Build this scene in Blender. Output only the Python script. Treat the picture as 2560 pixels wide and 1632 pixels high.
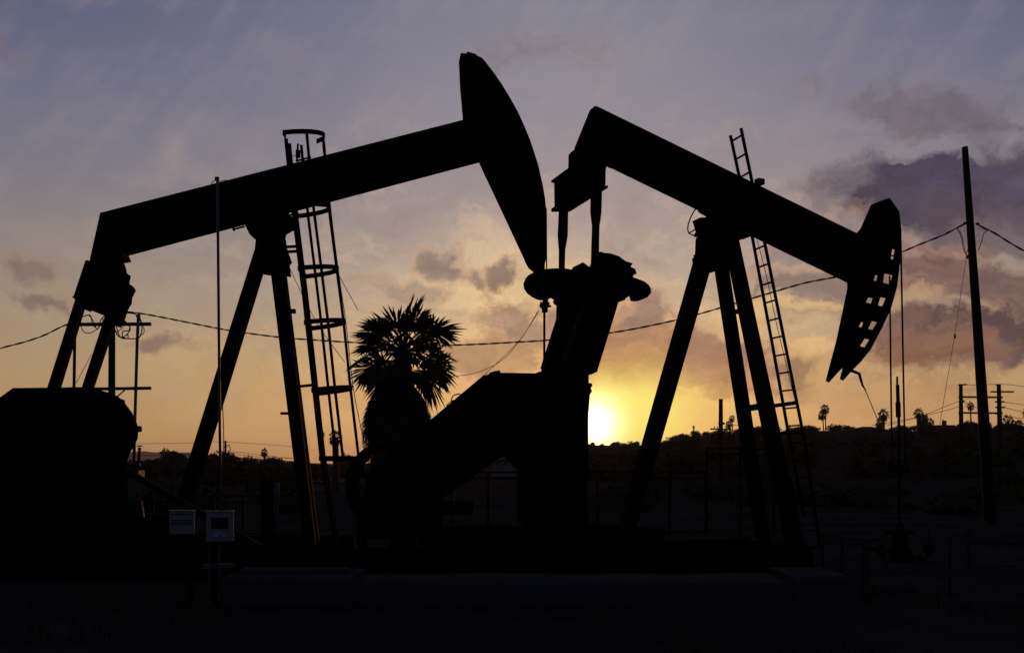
import bpy, math, random
from mathutils import Vector, Matrix
from mathutils.geometry import tessellate_polygon
random.seed(7)
R = math.radians
scene = bpy.context.scene
for o in list(bpy.data.objects): bpy.data.objects.remove(o)
col = scene.collection

# ------------------------------------------------------------------ camera
FPX, CX, HY, CAMZ = 2500.0, 1280.0, 1190.0, 1.6      # focal length in photo pixels, horizon row
W, H = 2560.0, 1632.0
cam = bpy.data.objects.new("camera", bpy.data.cameras.new("camera"))
col.objects.link(cam)
cam.location = (0, 0, CAMZ); cam.rotation_euler = (R(90), 0, 0)
cam.data.sensor_width = 36; cam.data.lens = 36 * FPX / W
cam.data.shift_y = (HY - H / 2) / W
cam.data.clip_start = .1; cam.data.clip_end = 20000
scene.camera = cam
def P(px, py, Y): return Vector(((px - CX) / FPX * Y, Y, CAMZ + (HY - py) / FPX * Y))

# ------------------------------------------------------------------ sky
SUN_AZ = math.atan((1482 - CX) / FPX); SUN_EL = math.atan((HY - 1062) / FPX)
def lin(c):
    return tuple(((v / 255) / 12.92 if v / 255 <= .04045 else ((v / 255 + .055) / 1.055) ** 2.4) for v in c) + (1,)
world = bpy.data.worlds.new("World"); scene.world = world; world.use_nodes = True
nt = world.node_tree; nt.nodes.clear(); N = nt.nodes.new; L = nt.links.new
def M(op, a, b=None, c=None, clamp=False):
    n = N('ShaderNodeMath'); n.operation = op; n.use_clamp = clamp
    for i, v in enumerate((a, b, c)):
        if v is None: continue
        if isinstance(v, (int, float)): n.inputs[i].default_value = v
        else: L(v, n.inputs[i])
    return n.outputs[0]
def VM(op, a, b=None):
    n = N('ShaderNodeVectorMath'); n.operation = op
    for i, v in enumerate((a, b)):
        if v is None: continue
        if isinstance(v, tuple): n.inputs[i].default_value = v
        else: L(v, n.inputs[i])
    return n.outputs['Value'] if op in ('LENGTH', 'DOT_PRODUCT') else n.outputs[0]
def MIX(f, a, b, mode='MIX'):
    n = N('ShaderNodeMix'); n.data_type = 'RGBA'; n.blend_type = mode
    for k, v in ((0, f), (6, a), (7, b)):
        if isinstance(v, (int, float, tuple)): n.inputs[k].default_value = v
        else: L(v, n.inputs[k])
    return n.outputs[2]
def RAMP(f, stops, interp='EASE'):
    n = N('ShaderNodeValToRGB'); cr = n.color_ramp; cr.interpolation = interp
    while len(cr.elements) < len(stops): cr.elements.new(.5)
    for e, (p, c) in zip(cr.elements, stops): e.position = p; e.color = c
    L(f, n.inputs[0]); return n.outputs[0]
def NOISE(vec, scale, detail=5, rough=.55, out='Fac'):
    n = N('ShaderNodeTexNoise'); n.inputs['Scale'].default_value = scale
    n.inputs['Detail'].default_value = detail; n.inputs['Roughness'].default_value = rough
    L(vec, n.inputs['Vector']); return n.outputs[out]
geo = N('ShaderNodeTexCoord').outputs['Generated']
sep = N('ShaderNodeSeparateXYZ'); L(geo, sep.inputs[0])
sx, sy, sz = sep.outputs
az = M('ARCTAN2', sx, sy)
hyp = M('SQRT', M('ADD', M('MULTIPLY', sx, sx), M('MULTIPLY', sy, sy)))
el = M('ARCTAN2', sz, hyp)
def ang(px, py):
    u, v = (px - CX) / FPX, (HY - py) / FPX
    return math.atan(u), math.atan2(v, math.hypot(1, u))
comb = N('ShaderNodeCombineXYZ'); L(az, comb.inputs[0]); L(el, comb.inputs[1]); ae = comb.outputs[0]
# billowy displacement of the angular coordinates
n1 = NOISE(ae, 9.0, 6, .6, 'Color'); n2 = NOISE(ae, 38.0, 5, .6, 'Color')
d1 = VM('MULTIPLY', VM('SUBTRACT', n1, (.5, .5, .5)), (.16, .085, 0))
d2 = VM('MULTIPLY', VM('SUBTRACT', n2, (.5, .5, .5)), (.045, .028, 0))
aew = VM('ADD', VM('ADD', ae, d1), d2)
# clear-air ramps along elevation (0..pi/2 mapped to 0..1)
elf = M('DIVIDE', el, math.pi / 2, clamp=True)
def ev(py): return math.atan((HY - py) / FPX) / (math.pi / 2)
side = RAMP(elf, [(ev(1190), lin((166, 126, 92))), (ev(1100), lin((184, 147, 102))), (ev(950), lin((180, 150, 112))),
                  (ev(800), lin((160, 143, 125))), (ev(620), lin((137, 130, 132))), (ev(430), lin((119, 119, 136))),
                  (ev(230), lin((100, 104, 133))), (ev(0), lin((84, 91, 126))), (.34, lin((60, 66, 104))), (.5, lin((30, 34, 60)))], 'LINEAR')
cent = RAMP(elf, [(ev(1190), lin((236, 168, 98))), (ev(1080), lin((235, 184, 116))), (ev(930), lin((228, 184, 126))),
                  (ev(790), lin((204, 178, 146))), (ev(660), lin((182, 165, 154))), (ev(500), lin((162, 151, 154))),
                  (ev(300), lin((147, 143, 155))), (ev(0), lin((132, 133, 150))), (.34, lin((70, 74, 106))), (.5, lin((30, 34, 60)))], 'LINEAR')
def gauss(vec, px, py, rx, ry, rot=0, w=1.0):
    a, e = ang(px, py)
    v = VM('SUBTRACT', vec, (a, e, 0))
    if rot:
        r = N('ShaderNodeVectorRotate'); r.rotation_type = 'Z_AXIS'; r.inputs['Angle'].default_value = R(rot)
        L(v, r.inputs['Vector']); v = r.outputs[0]
    v = VM('MULTIPLY', v, (FPX / rx, FPX / ry, 0))
    g = M('EXPONENT', M('MULTIPLY', VM('DOT_PRODUCT', v, v), -1.0))
    return M('MULTIPLY', g, w) if w != 1 else g
a0 = ang(1420, 900)[0]
fz = M('EXPONENT', M('MULTIPLY', M('POWER', M('DIVIDE', M('ABSOLUTE', M('SUBTRACT', az, a0)), .31), 2.0), -1.0))
sky = MIX(fz, side, cent)
# thin high streaks
st = N('ShaderNodeVectorRotate'); st.rotation_type = 'Z_AXIS'; st.inputs['Angle'].default_value = R(-52); L(ae, st.inputs['Vector'])
strk = NOISE(VM('MULTIPLY', st.outputs[0], (4.0, 22.0, 1)), 1.6, 6, .6)
strk2 = NOISE(VM('MULTIPLY', ae, (5.0, 16.0, 1)), 1.3, 7, .62)
sk = M('MULTIPLY', M('SUBTRACT', M('ADD', strk, strk2), .95, clamp=True), 1.5, clamp=True)
sky = MIX(M('MULTIPLY', sk, .42), sky, lin((176, 160, 158)))
# warm lit haze patches behind the broken cloud
for (px, py, rx, ry, c, w) in [(1235, 740, 150, 90, (255, 222, 160), .62), (1110, 700, 170, 80, (226, 196, 158), .45), (1270, 640, 120, 60, (236, 205, 165), .35),
                               (1390, 820, 150, 150, (246, 208, 150), .45), (1080, 860, 200, 90, (226, 190, 140), .4), (1640, 980, 260, 80, (250, 215, 125), .5)]:
    sky = MIX(gauss(aew, px, py, rx, ry, 0, w), sky, lin(c))
# broken cloud: elongated patches whose edges are torn by the noise
tear = M('ADD', M('MULTIPLY', M('SUBTRACT', NOISE(VM('MULTIPLY', aew, (1.0, 2.5, 1)), 17.0, 9, .66), .5), 4.6), .5)
shade = M('MULTIPLY', M('SUBTRACT', NOISE(VM('MULTIPLY', aew, (1.0, 1.6, 1)), 34.0, 7, .65), .38, clamp=True), 3.2, clamp=True)
mott = NOISE(VM('MULTIPLY', aew, (1.0, 2.2, 1)), 13.0, 9, .66)
mk = M('MULTIPLY', M('SUBTRACT', mott, .5), gauss(ae, 1350, 760, 900, 330))
sky = MIX(M('MULTIPLY', mk, 2.6, clamp=True), sky, lin((246, 208, 160)))
sky = MIX(M('MULTIPLY', mk, -3.0, clamp=True), sky, lin((138, 122, 120)))
def cloud(sky, px, py, rx, ry, c, w, rot=0, hard=2.6):
    g = gauss(aew, px, py, rx, ry, rot)
    f = M('MULTIPLY', M('SUBTRACT', M('MULTIPLY', g, hard), M('MULTIPLY', tear, .75)), .95 if rx > 85 else .62, clamp=True)
    f = M('MINIMUM', f, M('MULTIPLY', g, 2.5))
    if py > 560:      # thin edges of the low clouds catch the orange light
        e = M('MULTIPLY', M('MULTIPLY', f, M('SUBTRACT', 1.0, f)), 1.1 * w, clamp=True)
        sky = MIX(e, sky, lin((236, 178, 128) if 1000 < px < 2100 else (190, 142, 112)))
    dark = MIX(shade, lin(c), lin(tuple(v * .76 for v in c)))
    return MIX(M('MULTIPLY', M('POWER', f, 1.3), w), sky, dark)
for a in [(2330, 290, 170, 62, (112, 100, 112), .62, 14), (2120, 250, 60, 40, (130, 118, 128), .35, 0),
          (2130, 470, 150, 62, (104, 96, 112), .6, -8), (2330, 500, 200, 88, (66, 64, 92), 1.0, 0), (2520, 440, 120, 80, (78, 74, 98), .8, 10),
          (2500, 560, 170, 60, (92, 80, 98), .7, 0), (2080, 620, 170, 50, (142, 126, 132), .5, 0),
          (2420, 712, 250, 60, (108, 84, 92), .9, 8), (2330, 700, 90, 50, (132, 104, 100), .6, 0), (2440, 850, 270, 74, (84, 68, 82), 1.0, 0), (2330, 885, 150, 35, (150, 108, 84), .7, 0),
          (2060, 735, 150, 55, (120, 106, 112), .75, 0), (2180, 800, 120, 40, (140, 116, 106), .5, 0),
          (1560, 880, 140, 96, (150, 112, 100), .92, 0), (1590, 790, 70, 66, (138, 120, 122), .75, 20), (1560, 945, 150, 45, (182, 126, 92), .6, 0),
          (1790, 895, 150, 78, (140, 106, 104), .85, 0), (1810, 950, 90, 45, (170, 122, 92), .6, 0), (1985, 930, 66, 56, (132, 106, 100), .75, 0),
          (1310, 810, 110, 62, (152, 126, 120), .85, 20), (1220, 790, 60, 24, (160, 136, 126), .6, 0), (1240, 915, 130, 52, (168, 132, 108), .75, 0), (1150, 905, 90, 40, (176, 146, 118), .55, 0),
          (1085, 672, 68, 40, (134, 122, 122), .8, 0), (1175, 690, 40, 24, (130, 118, 114), .8, 0), (1272, 680, 52, 34, (128, 112, 108), .85, -12), (1010, 735, 90, 26, (150, 132, 124), .55, 0),
          (405, 857, 52, 20, (134, 112, 106), .75, 0), (36, 682, 66, 26, (128, 108, 106), .7, 0), (70, 757, 84, 17, (126, 106, 104), .7, 6), (30, 90, 70, 60, (128, 114, 128), .45, 0),
          (1350, 140, 160, 36, (150, 138, 146), .45, 0), (1980, 210, 70, 30, (140, 126, 134), .4, 0), (2300, 1000, 200, 30, (200, 150, 100), .3, 0)]:
    sky = cloud(sky, *a)
for (px, py, rx, ry, c, w) in [(1925, 772, 100, 13, (240, 200, 140), .75), (2035, 882, 80, 12, (236, 196, 134), .7), (2270, 772, 70, 11, (196, 164, 128), .6),
                               (1850, 815, 70, 12, (236, 196, 140), .6), (1800, 712, 60, 10, (206, 180, 150), .4)]:
    g = M('SUBTRACT', M('MULTIPLY', gauss(aew, px, py, rx * 1.4, ry * 1.9), 2.0), tear, clamp=True)
    g = M('MINIMUM', g, M('MULTIPLY', gauss(aew, px, py, rx * 1.4, ry * 1.9), 1.3))
    sky = MIX(M('MULTIPLY', g, w), sky, lin(c))
# glow round the setting sun
mixs = VM('ADD', VM('MULTIPLY', ae, (.6, .6, 0)), VM('MULTIPLY', aew, (.4, .4, 0)))
sky = MIX(gauss(mixs, 1560, 1080, 250, 120, 0, .7), sky, lin((252, 206, 120)))
sky = MIX(M('MULTIPLY', gauss(mixs, 1548, 1055, 140, 88), 1.9, clamp=True), sky, lin((255, 246, 128)))
core = M('POWER', VM('LENGTH', VM('MULTIPLY', VM('SUBTRACT', ae, (SUN_AZ, SUN_EL, 0)), (FPX, FPX, 0))), 1.0)
white = M('MULTIPLY', M('EXPONENT', M('MULTIPLY', M('POWER', M('DIVIDE', core, 54.0), 2.0), -1.0)), 3.2)
wc = N('ShaderNodeVectorMath'); wc.operation = 'SCALE'; wc.inputs[0].default_value = (1.0, .92, .62); L(white, wc.inputs['Scale'])
sky = MIX(1.0, sky, wc.outputs[0], 'ADD')
# the eastern half of the sky, behind the viewer, is already dark
back = N('ShaderNodeMapRange'); back.interpolation_type = 'SMOOTHSTEP'
L(sy, back.inputs['Value']); back.inputs['From Min'].default_value = -.1; back.inputs['From Max'].default_value = .72
back.inputs['To Min'].default_value = 0; back.inputs['To Max'].default_value = 1.0
sky = MIX(back.outputs[0], lin((46, 52, 73)), sky)
nish = N('ShaderNodeTexSky'); nish.sky_type = 'NISHITA'; nish.sun_disc = False
nish.sun_elevation = SUN_EL; nish.sun_rotation = SUN_AZ; nish.air_density = 1.2; nish.dust_density = 2.0
ns = N('ShaderNodeVectorMath'); ns.operation = 'SCALE'; L(nish.outputs[0], ns.inputs[0]); ns.inputs['Scale'].default_value = .006
sky = MIX(1.0, sky, ns.outputs[0], 'ADD')
bg = N('ShaderNodeBackground'); L(sky, bg.inputs[0]); bg.inputs[1].default_value = .9
wo = N('ShaderNodeOutputWorld'); L(bg.outputs[0], wo.inputs[0])
world.cycles.sampling_method = 'MANUAL'; world.cycles.sample_map_resolution = 512

sun = bpy.data.objects.new("sun", bpy.data.lights.new("sun", 'SUN')); col.objects.link(sun)
sun.data.energy = .5; sun.data.angle = R(.5); sun.data.color = (1, .42, .14)
sun.rotation_euler = Vector((math.sin(SUN_AZ) * math.cos(SUN_EL), math.cos(SUN_AZ) * math.cos(SUN_EL), math.sin(SUN_EL))).to_track_quat('Z', 'Y').to_euler()
scene.view_settings.view_transform = 'Standard'; scene.view_settings.look = 'None'
scene.view_settings.exposure = 0; scene.view_settings.gamma = 1
scene.cycles.max_bounces = 4; scene.cycles.volume_bounces = 0

# ------------------------------------------------------------------ materials
def mat(name, c1, c2=None, scale=4, rough=.8, metal=0, bump=0, spec=.3, bscale=None):
    m = bpy.data.materials.new(name); m.use_nodes = True; t = m.node_tree
    b = t.nodes['Principled BSDF']; b.inputs['Roughness'].default_value = rough
    b.inputs['Metallic'].default_value = metal; b.inputs['Specular IOR Level'].default_value = spec
    tc = t.nodes.new('ShaderNodeTexCoord'); no = t.nodes.new('ShaderNodeTexNoise')
    no.inputs['Scale'].default_value = scale; no.inputs['Detail'].default_value = 7; no.inputs['Roughness'].default_value = .62
    t.links.new(tc.outputs['Object'], no.inputs['Vector'])
    cr = t.nodes.new('ShaderNodeValToRGB'); cr.color_ramp.elements[0].position = .35; cr.color_ramp.elements[1].position = .68
    cr.color_ramp.elements[0].color = tuple(c1) + (1,); cr.color_ramp.elements[1].color = tuple(c2 or c1) + (1,)
    t.links.new(no.outputs['Fac'], cr.inputs[0]); t.links.new(cr.outputs[0], b.inputs['Base Color'])
    if bump:
        n2 = t.nodes.new('ShaderNodeTexNoise'); n2.inputs['Scale'].default_value = bscale or scale * 6; n2.inputs['Detail'].default_value = 6
        t.links.new(tc.outputs['Object'], n2.inputs['Vector'])
        bp = t.nodes.new('ShaderNodeBump'); bp.inputs['Strength'].default_value = bump; bp.inputs['Distance'].default_value = .03
        t.links.new(n2.outputs['Fac'], bp.inputs['Height']); t.links.new(bp.outputs[0], b.inputs['Normal'])
    return m
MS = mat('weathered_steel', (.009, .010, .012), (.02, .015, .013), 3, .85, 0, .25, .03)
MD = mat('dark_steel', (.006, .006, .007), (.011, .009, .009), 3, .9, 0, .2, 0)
MSUNLIT = mat('sunlit_steel', (.05, .028, .018), (.10, .05, .03), 5, .55, 0, .2, .3)  # orange of the low sun on steel put into the base colour
MG = mat('galvanised', (.08, .08, .09), (.13, .13, .14), 6, .5, .3, 0, .4)
MW = mat('creosote_wood', (.022, .016, .012), (.05, .035, .026), 5, .9, 0, .5, .1)
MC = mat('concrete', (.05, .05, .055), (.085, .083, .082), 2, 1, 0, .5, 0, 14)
MBOX = mat('grey_enamel', (.27, .26, .27), (.33, .32, .33), 2, .5, 0, 0, .3)
MBLK = mat('black_panel', (.01, .01, .012), None, 2, .5)
MLF = mat('palm_green', (.035, .05, .018), (.07, .085, .03), 3, .7, 0, 0, .2)
MTH = mat('palm_thatch', (.06, .045, .028), (.10, .075, .045), 4, .95, 0, 0, .05)
MTR = mat('bark', (.05, .04, .03), (.08, .06, .045), 5, .95, 0, .3, .05)
MLV = mat('leaves', (.03, .045, .018), (.055, .07, .028), 1.2, .85, 0, 0, .1)
MWALL = mat('stucco', (.22, .20, .20), (.28, .26, .26), 1, .95, 0, 0, .05)
MROOF = mat('roof_tile', (.05, .032, .026), (.08, .05, .04), 2, .95, 0, 0, .05)
MGL = mat('window_glass', (.015, .018, .022), None, 2, .2, 0, 0, .4)
MWIRE = mat('wire_black', (.012, .012, .012), None, 2, .7, 0, 0, .2)
MGRASS = mat('dry_grass', (.03, .032, .016), (.06, .052, .03), 3, .95, 0, 0, .05)
MFENCE = mat('fence_steel', (.02, .018, .017), (.035, .028, .024), 4, .8, 0, 0, .04)
MRAIL = mat('railing_paint', (.03, .026, .026), (.06, .05, .052), 5, .9, 0, 0, 0)

# ------------------------------------------------------------------ mesh helpers
class MB:
    def __init__(s): s.v = []; s.f = []
    def add(s, vs, fs):
        o = len(s.v); s.v += [Vector(x) for x in vs]; s.f += [tuple(i + o for i in f) for f in fs]; return s
    def loops(s, A, B, holesA=None, holesB=None):
        """solid between outline A and outline B (same count), with optional holes"""
        holesA = holesA or []; holesB = holesB or []
        n = len(A); va = list(A); vb = list(B)
        for h in holesA: va += h
        for h in holesB: vb += h
        o = len(s.v); s.v += [Vector(x) for x in va + vb]; m = len(va)
        if holesA or n > 4:
            tri = tessellate_polygon([[Vector(x) for x in A]] + [[Vector(x) for x in h] for h in holesA])
            for t in tri:
                s.f.append(tuple(o + i for i in t)); s.f.append(tuple(o + m + i for i in reversed(t)))
        else:
            s.f.append(tuple(o + i for i in range(n))); s.f.append(tuple(o + m + i for i in reversed(range(n))))
        st = 0
        for loop in [A] + holesA:
            k = len(loop)
            for i in range(k):
                j = (i + 1) % k
                s.f.append((o + st + i, o + st + j, o + m + st + j, o + m + st + i))
            st += k
        return s
    def box(s, c, d, rz=0):
        x, y, z = (q / 2 for q in d); ca, sa = math.cos(rz), math.sin(rz)
        vs = []
        for i in (-1, 1):
            for j in (-1, 1):
                for k in (-1, 1):
                    vs.append((c[0] + i * x * ca - j * y * sa, c[1] + i * x * sa + j * y * ca, c[2] + k * z))
        return s.add(vs, [(0, 1, 3, 2), (4, 6, 7, 5), (0, 4, 5, 1), (2, 3, 7, 6), (0, 2, 6, 4), (1, 5, 7, 3)])
    def bar(s, p, q, w, h, up=(0, 0, 1)):
        p, q = Vector(p), Vector(q); d = (q - p).normalized(); u = Vector(up)
        a = d.cross(u)
        if a.length < 1e-4: a = d.cross(Vector((1, 0, 0)))
        a.normalize(); b = a.cross(d)
        A = [p + a * (w / 2 * i) + b * (h / 2 * j) for i, j in ((-1, -1), (1, -1), (1, 1), (-1, 1))]
        B = [x + (q - p) for x in A]
        return s.loops(A, B)
    def tube(s, pts, r, n=8, caps=True):
        pts = [Vector(p) for p in pts]; rs = r if isinstance(r, (list, tuple)) else [r] * len(pts)
        o = len(s.v); ref = None
        for i, p in enumerate(pts):
            d = (pts[min(i + 1, len(pts) - 1)] - pts[max(i - 1, 0)]).normalized()
            if ref is None: ref = d.cross(Vector((0, 0, 1)) if abs(d.z) < .9 else Vector((1, 0, 0))).normalized()
            a = (ref - d * ref.dot(d)).normalized(); ref = a; b = d.cross(a)
            for k in range(n):
                t = 2 * math.pi * k / n; s.v.append(p + a * (math.cos(t) * rs[i]) + b * (math.sin(t) * rs[i]))
        for i in range(len(pts) - 1):
            for k in range(n):
                k2 = (k + 1) % n
                s.f.append((o + i * n + k, o + i * n + k2, o + (i + 1) * n + k2, o + (i + 1) * n + k))
        if caps:
            s.f.append(tuple(o + k for k in reversed(range(n)))); s.f.append(tuple(o + (len(pts) - 1) * n + k for k in range(n)))
        return s
    def split(s, name, m, parent=None, smooth=False):
        p = list(range(len(s.v)))
        def f(i):
            while p[i] != i: p[i] = p[p[i]]; i = p[i]
            return i
        for q in s.f:
            for j in q[1:]: p[f(j)] = f(q[0])
        groups = {}
        for q in s.f: groups.setdefault(f(q[0]), []).append(q)
        out = []
        for k in sorted(groups):
            idx = sorted({i for q in groups[k] for i in q}); mp = {a: b for b, a in enumerate(idx)}
            b = MB(); b.v = [s.v[i] for i in idx]; b.f = [tuple(mp[i] for i in q) for q in groups[k]]; out.append(b.build(name, m, parent, smooth))
        return out
    def build(s, name, m, parent=None, smooth=False):
        me = bpy.data.meshes.new(name)
        off = Vector((0, 0, 0))
        if parent is not None: off = Vector(parent['_w'])
        me.from_pydata([v - off for v in s.v], [], s.f); me.update(); me.materials.append(m)
        if smooth:
            for p in me.polygons: p.use_smooth = True
        o = bpy.data.objects.new(name, me); col.objects.link(o)
        o['_w'] = tuple(off)
        if parent is not None: o.parent = parent
        return o
def tag(o, label=None, cat=None, group=None, kind=None):
    if label: o['label'] = label
    if cat: o['category'] = cat
    if group: o['group'] = group
    if kind: o['kind'] = kind
    return o
def empty(name, loc, label=None, cat=None, group=None):
    o = bpy.data.objects.new(name, None); o.empty_display_size = .2
    o.location = loc; o['_w'] = tuple(loc); col.objects.link(o)
    return tag(o, label, cat, group)
def copy_tree(o, parent=None):
    c = o.copy(); col.objects.link(c)
    if parent is not None: c.parent = parent
    for ch in list(o.children): copy_tree(ch, c)
    return c
class Frame:
    """a vertical plane standing in the scene: t runs along it, z up, off across it (away from the viewer)"""
    def __init__(s, ox, oy, yaw):
        s.far_left = yaw > .1; s.o = (ox, oy); s.d = (math.cos(yaw), math.sin(yaw)); s.c = (-math.sin(yaw), math.cos(yaw))
    def loc(s, px, py, off=0):
        k = (px - CX) / FPX; ox = s.o[0] + off * s.c[0]; oy = s.o[1] + off * s.c[1]
        t = (k * oy - ox) / (s.d[0] - k * s.d[1]); y = oy + t * s.d[1]
        return t, CAMZ + (HY - py) / FPX * y
    def w(s, t, z, off): return Vector((s.o[0] + t * s.d[0] + off * s.c[0], s.o[1] + t * s.d[1] + off * s.c[1], z))
    def at(s, px, py, off=0): return s.w(*s.loc(px, py, off), off)
    def ext(s, mb, pts, a, b, ref=None, holes=()):
        ref = a if ref is None else ref
        q = [s.loc(x, y, ref) for x, y in pts]; hq = [[s.loc(x, y, ref) for x, y in h] for h in holes]
        return mb.loops([s.w(t, z, a) for t, z in q], [s.w(t, z, b) for t, z in q],
                        [[s.w(t, z, a) for t, z in h] for h in hq], [[s.w(t, z, b) for t, z in h] for h in hq])
    def leg(s, mb, tl, tr, bl, br, ot, ob, th):
        a_, b_ = (th, 0) if s.far_left else (0, th)
        q = [s.loc(*tl, ot + a_), s.loc(*tr, ot + b_), s.loc(*br, ob + b_), s.loc(*bl, ob + a_)]; of = [ot, ot, ob, ob]
        return mb.loops([s.w(t, z, o) for (t, z), o in zip(q, of)], [s.w(t, z, o + th) for (t, z), o in zip(q, of)])
def lerp(a, b, f): return a + (b - a) * f
def curve_px(pts, Y0, Y1=None, sub=4):
    """smooth polyline through photo points with the distance running from Y0 to Y1"""
    Y1 = Y0 if Y1 is None else Y1; out = []; n = len(pts)
    for i in range(n - 1):
        p0, p1, p2, p3 = pts[max(i - 1, 0)], pts[i], pts[i + 1], pts[min(i + 2, n - 1)]
        for j in range(sub):
            t = j / sub
            q = [.5 * (2 * p1[k] + (p2[k] - p0[k]) * t + (2 * p0[k] - 5 * p1[k] + 4 * p2[k] - p3[k]) * t * t + (3 * p1[k] - p0[k] - 3 * p2[k] + p3[k]) * t ** 3) for k in (0, 1)]
            out.append(q)
    out.append(pts[-1]); x0, x1 = pts[0][0], pts[-1][0]
    return [P(x, y, lerp(Y0, Y1, i / (len(out) - 1))) for i, (x, y) in enumerate(out)]
def hash2(x, y):
    return (math.sin(x * 1.3 + y * .7) + math.sin(x * .37 - y * 1.1 + 2) + math.sin(x * 2.9 + y * 2.3 + 1) * .4) / 2.4

# ------------------------------------------------------------------ ground
RIDGE = [(-3000, 1186), (0, 1182), (340, 1172), (700, 1170), (900, 1165), (1200, 1130), (1400, 1118), (1500, 1117), (1580, 1116), (1650, 1116), (1700, 1100),
         (1760, 1098), (1860, 1096), (1960, 1094), (2050, 1092), (2120, 1090), (2200, 1088), (2300, 1086), (2400, 1082), (2560, 1078), (3200, 1070), (6000, 1080)]
FARH = [(-3000, 1150), (0, 1132), (340, 1129), (420, 1129), (500, 1133), (520, 1142), (600, 1144), (660, 1148), (720, 1154), (800, 1158), (1000, 1164), (2000, 1175), (6000, 1180)]
def tab(T, x):
    if x <= T[0][0]: return T[0][1]
    for (a, b), (c, d) in zip(T, T[1:]):
        if x <= c: return b + (d - b) * (x - a) / (c - a)
    return T[-1][1]
def sm(a, b, x):
    t = max(0, min(1, (x - a) / (b - a))); return t * t * (3 - 2 * t)
def height(x, y):
    h = .03 * hash2(x * 1.7, y * 1.7) * sm(0, 6, abs(x) + y)
    if y > 45:
        px = CX + FPX * x / y
        hr = CAMZ + (HY - tab(RIDGE, px)) / FPX * 300
        h += (hr + .5 * hash2(px * .03, 3)) * sm(70, 300, y) * (1 - .8 * sm(420, 1200, y))
        h += 1.2 * hash2(x * .05, y * .05) * sm(90, 200, y)
        hf = CAMZ + (HY - tab(FARH, px)) / FPX * 5000
        wig = 4.0 * hash2(px * .035, 9) + 3 * math.sin(px * .11)
        h += (hf + wig) * sm(3200, 5000, y) * (1 - .7 * sm(5300, 6800, y))
    return h
mb = MB(); azs = []
a = -180.0
while a < 180:
    azs.append(a); a += .6 if -40 <= a < 40 else 5
rs = [1.5, 3, 4.5, 6, 7.5, 9, 10.5, 12, 13.5, 15, 17, 19, 22, 25, 29, 34, 40, 47, 55, 65, 78, 92, 110, 130, 150, 172, 195, 220, 245, 265, 280, 292, 300, 310, 325, 350, 400, 480, 600, 800, 1100, 1400, 1700, 2000, 2500, 3000, 3500, 4000, 4400, 4700, 4900, 5000, 5150, 5400, 6000, 7200]
nv = len(azs); mb.v.append(Vector((0, 0, 0)))
for r_ in rs:
    for a in azs:
        x, y = r_ * math.sin(R(a)), r_ * math.cos(R(a)); mb.v.append(Vector((x, y, height(x, y))))
for k in range(nv): mb.f.append((0, 1 + (k + 1) % nv, 1 + k))
for i in range(len(rs) - 1):
    for k in range(nv):
        k2 = (k + 1) % nv; a_ = 1 + i * nv
        mb.f.append((a_ + k, a_ + k2, a_ + nv + k2, a_ + nv + k))
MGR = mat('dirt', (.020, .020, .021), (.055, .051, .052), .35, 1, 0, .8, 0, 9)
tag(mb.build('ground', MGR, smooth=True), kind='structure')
# scrubby grass tufts and stones on the dirt
mb = MB()
for i in range(2600):
    y = random.uniform(8.6, 60) if random.random() < .6 else random.uniform(8.6, 14); x = random.uniform(-.56, .56) * y
    if hash2(x * .9, y * .9) < .05: continue
    if -3.7 < x < 4.1 and 12 < y < 14: continue
    z = height(x, y)
    for k in range(7):
        t = random.uniform(0, 6.28); l = random.uniform(.05, .16); b = Vector((x + random.gauss(0, .07), y + random.gauss(0, .07), z - .01))
        d = Vector((math.cos(t), math.sin(t), 0)); p = Vector((-d.y, d.x, 0)) * .008
        mb.add([b - p, b + p, b + d * l * .6 + Vector((0, 0, l))], [(0, 1, 2)])
tag(mb.build('grass', MGRASS), 'thin dry grass tufts scattered over the dirt yard', 'grass', kind='stuff')
mb = MB()
for i in range(700):
    y = random.uniform(8.6, 24); x = random.uniform(-.55, .55) * y; r_ = random.uniform(.012, .05); z = height(x, y)
    vs = [Vector((x, y, z)) + Vector((dx * r_ * random.uniform(.7, 1.3), dy * r_ * random.uniform(.7, 1.3), dz * r_ * random.uniform(.5, 1))) for dx, dy, dz in
          ((1, 0, 0), (-1, 0, 0), (0, 1, 0), (0, -1, 0), (0, 0, 1))]
    mb.add(vs, [(0, 2, 4), (2, 1, 4), (1, 3, 4), (3, 0, 4)])
tag(mb.build('gravel', MGR), 'small loose stones strewn over the dirt yard', 'gravel', kind='stuff')

# concrete foundation wall in front of the machines
fx0, fx1, fy = P(556, 1520, 12.3).x, P(2108, 1508, 12.6).x, 12.3
root = empty('concrete_foundation', (0, 13, 0), 'long low concrete foundation wall running in front of the right pump jack base', 'foundation')
mb = MB()
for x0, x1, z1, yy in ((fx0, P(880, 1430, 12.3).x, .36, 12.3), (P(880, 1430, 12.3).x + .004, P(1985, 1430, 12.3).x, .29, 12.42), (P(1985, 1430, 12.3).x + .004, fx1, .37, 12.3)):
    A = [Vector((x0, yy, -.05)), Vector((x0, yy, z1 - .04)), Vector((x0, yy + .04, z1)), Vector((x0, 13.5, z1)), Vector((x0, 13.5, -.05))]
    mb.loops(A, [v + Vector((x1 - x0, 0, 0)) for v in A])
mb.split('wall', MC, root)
mb = MB(); mb.box(((fx0 + P(880, 0, 12.9).x) / 2, 12.95, .385), (P(850, 0, 12.9).x - fx0, .45, .04)); mb.build('cap_slab', MC, root)

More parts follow.
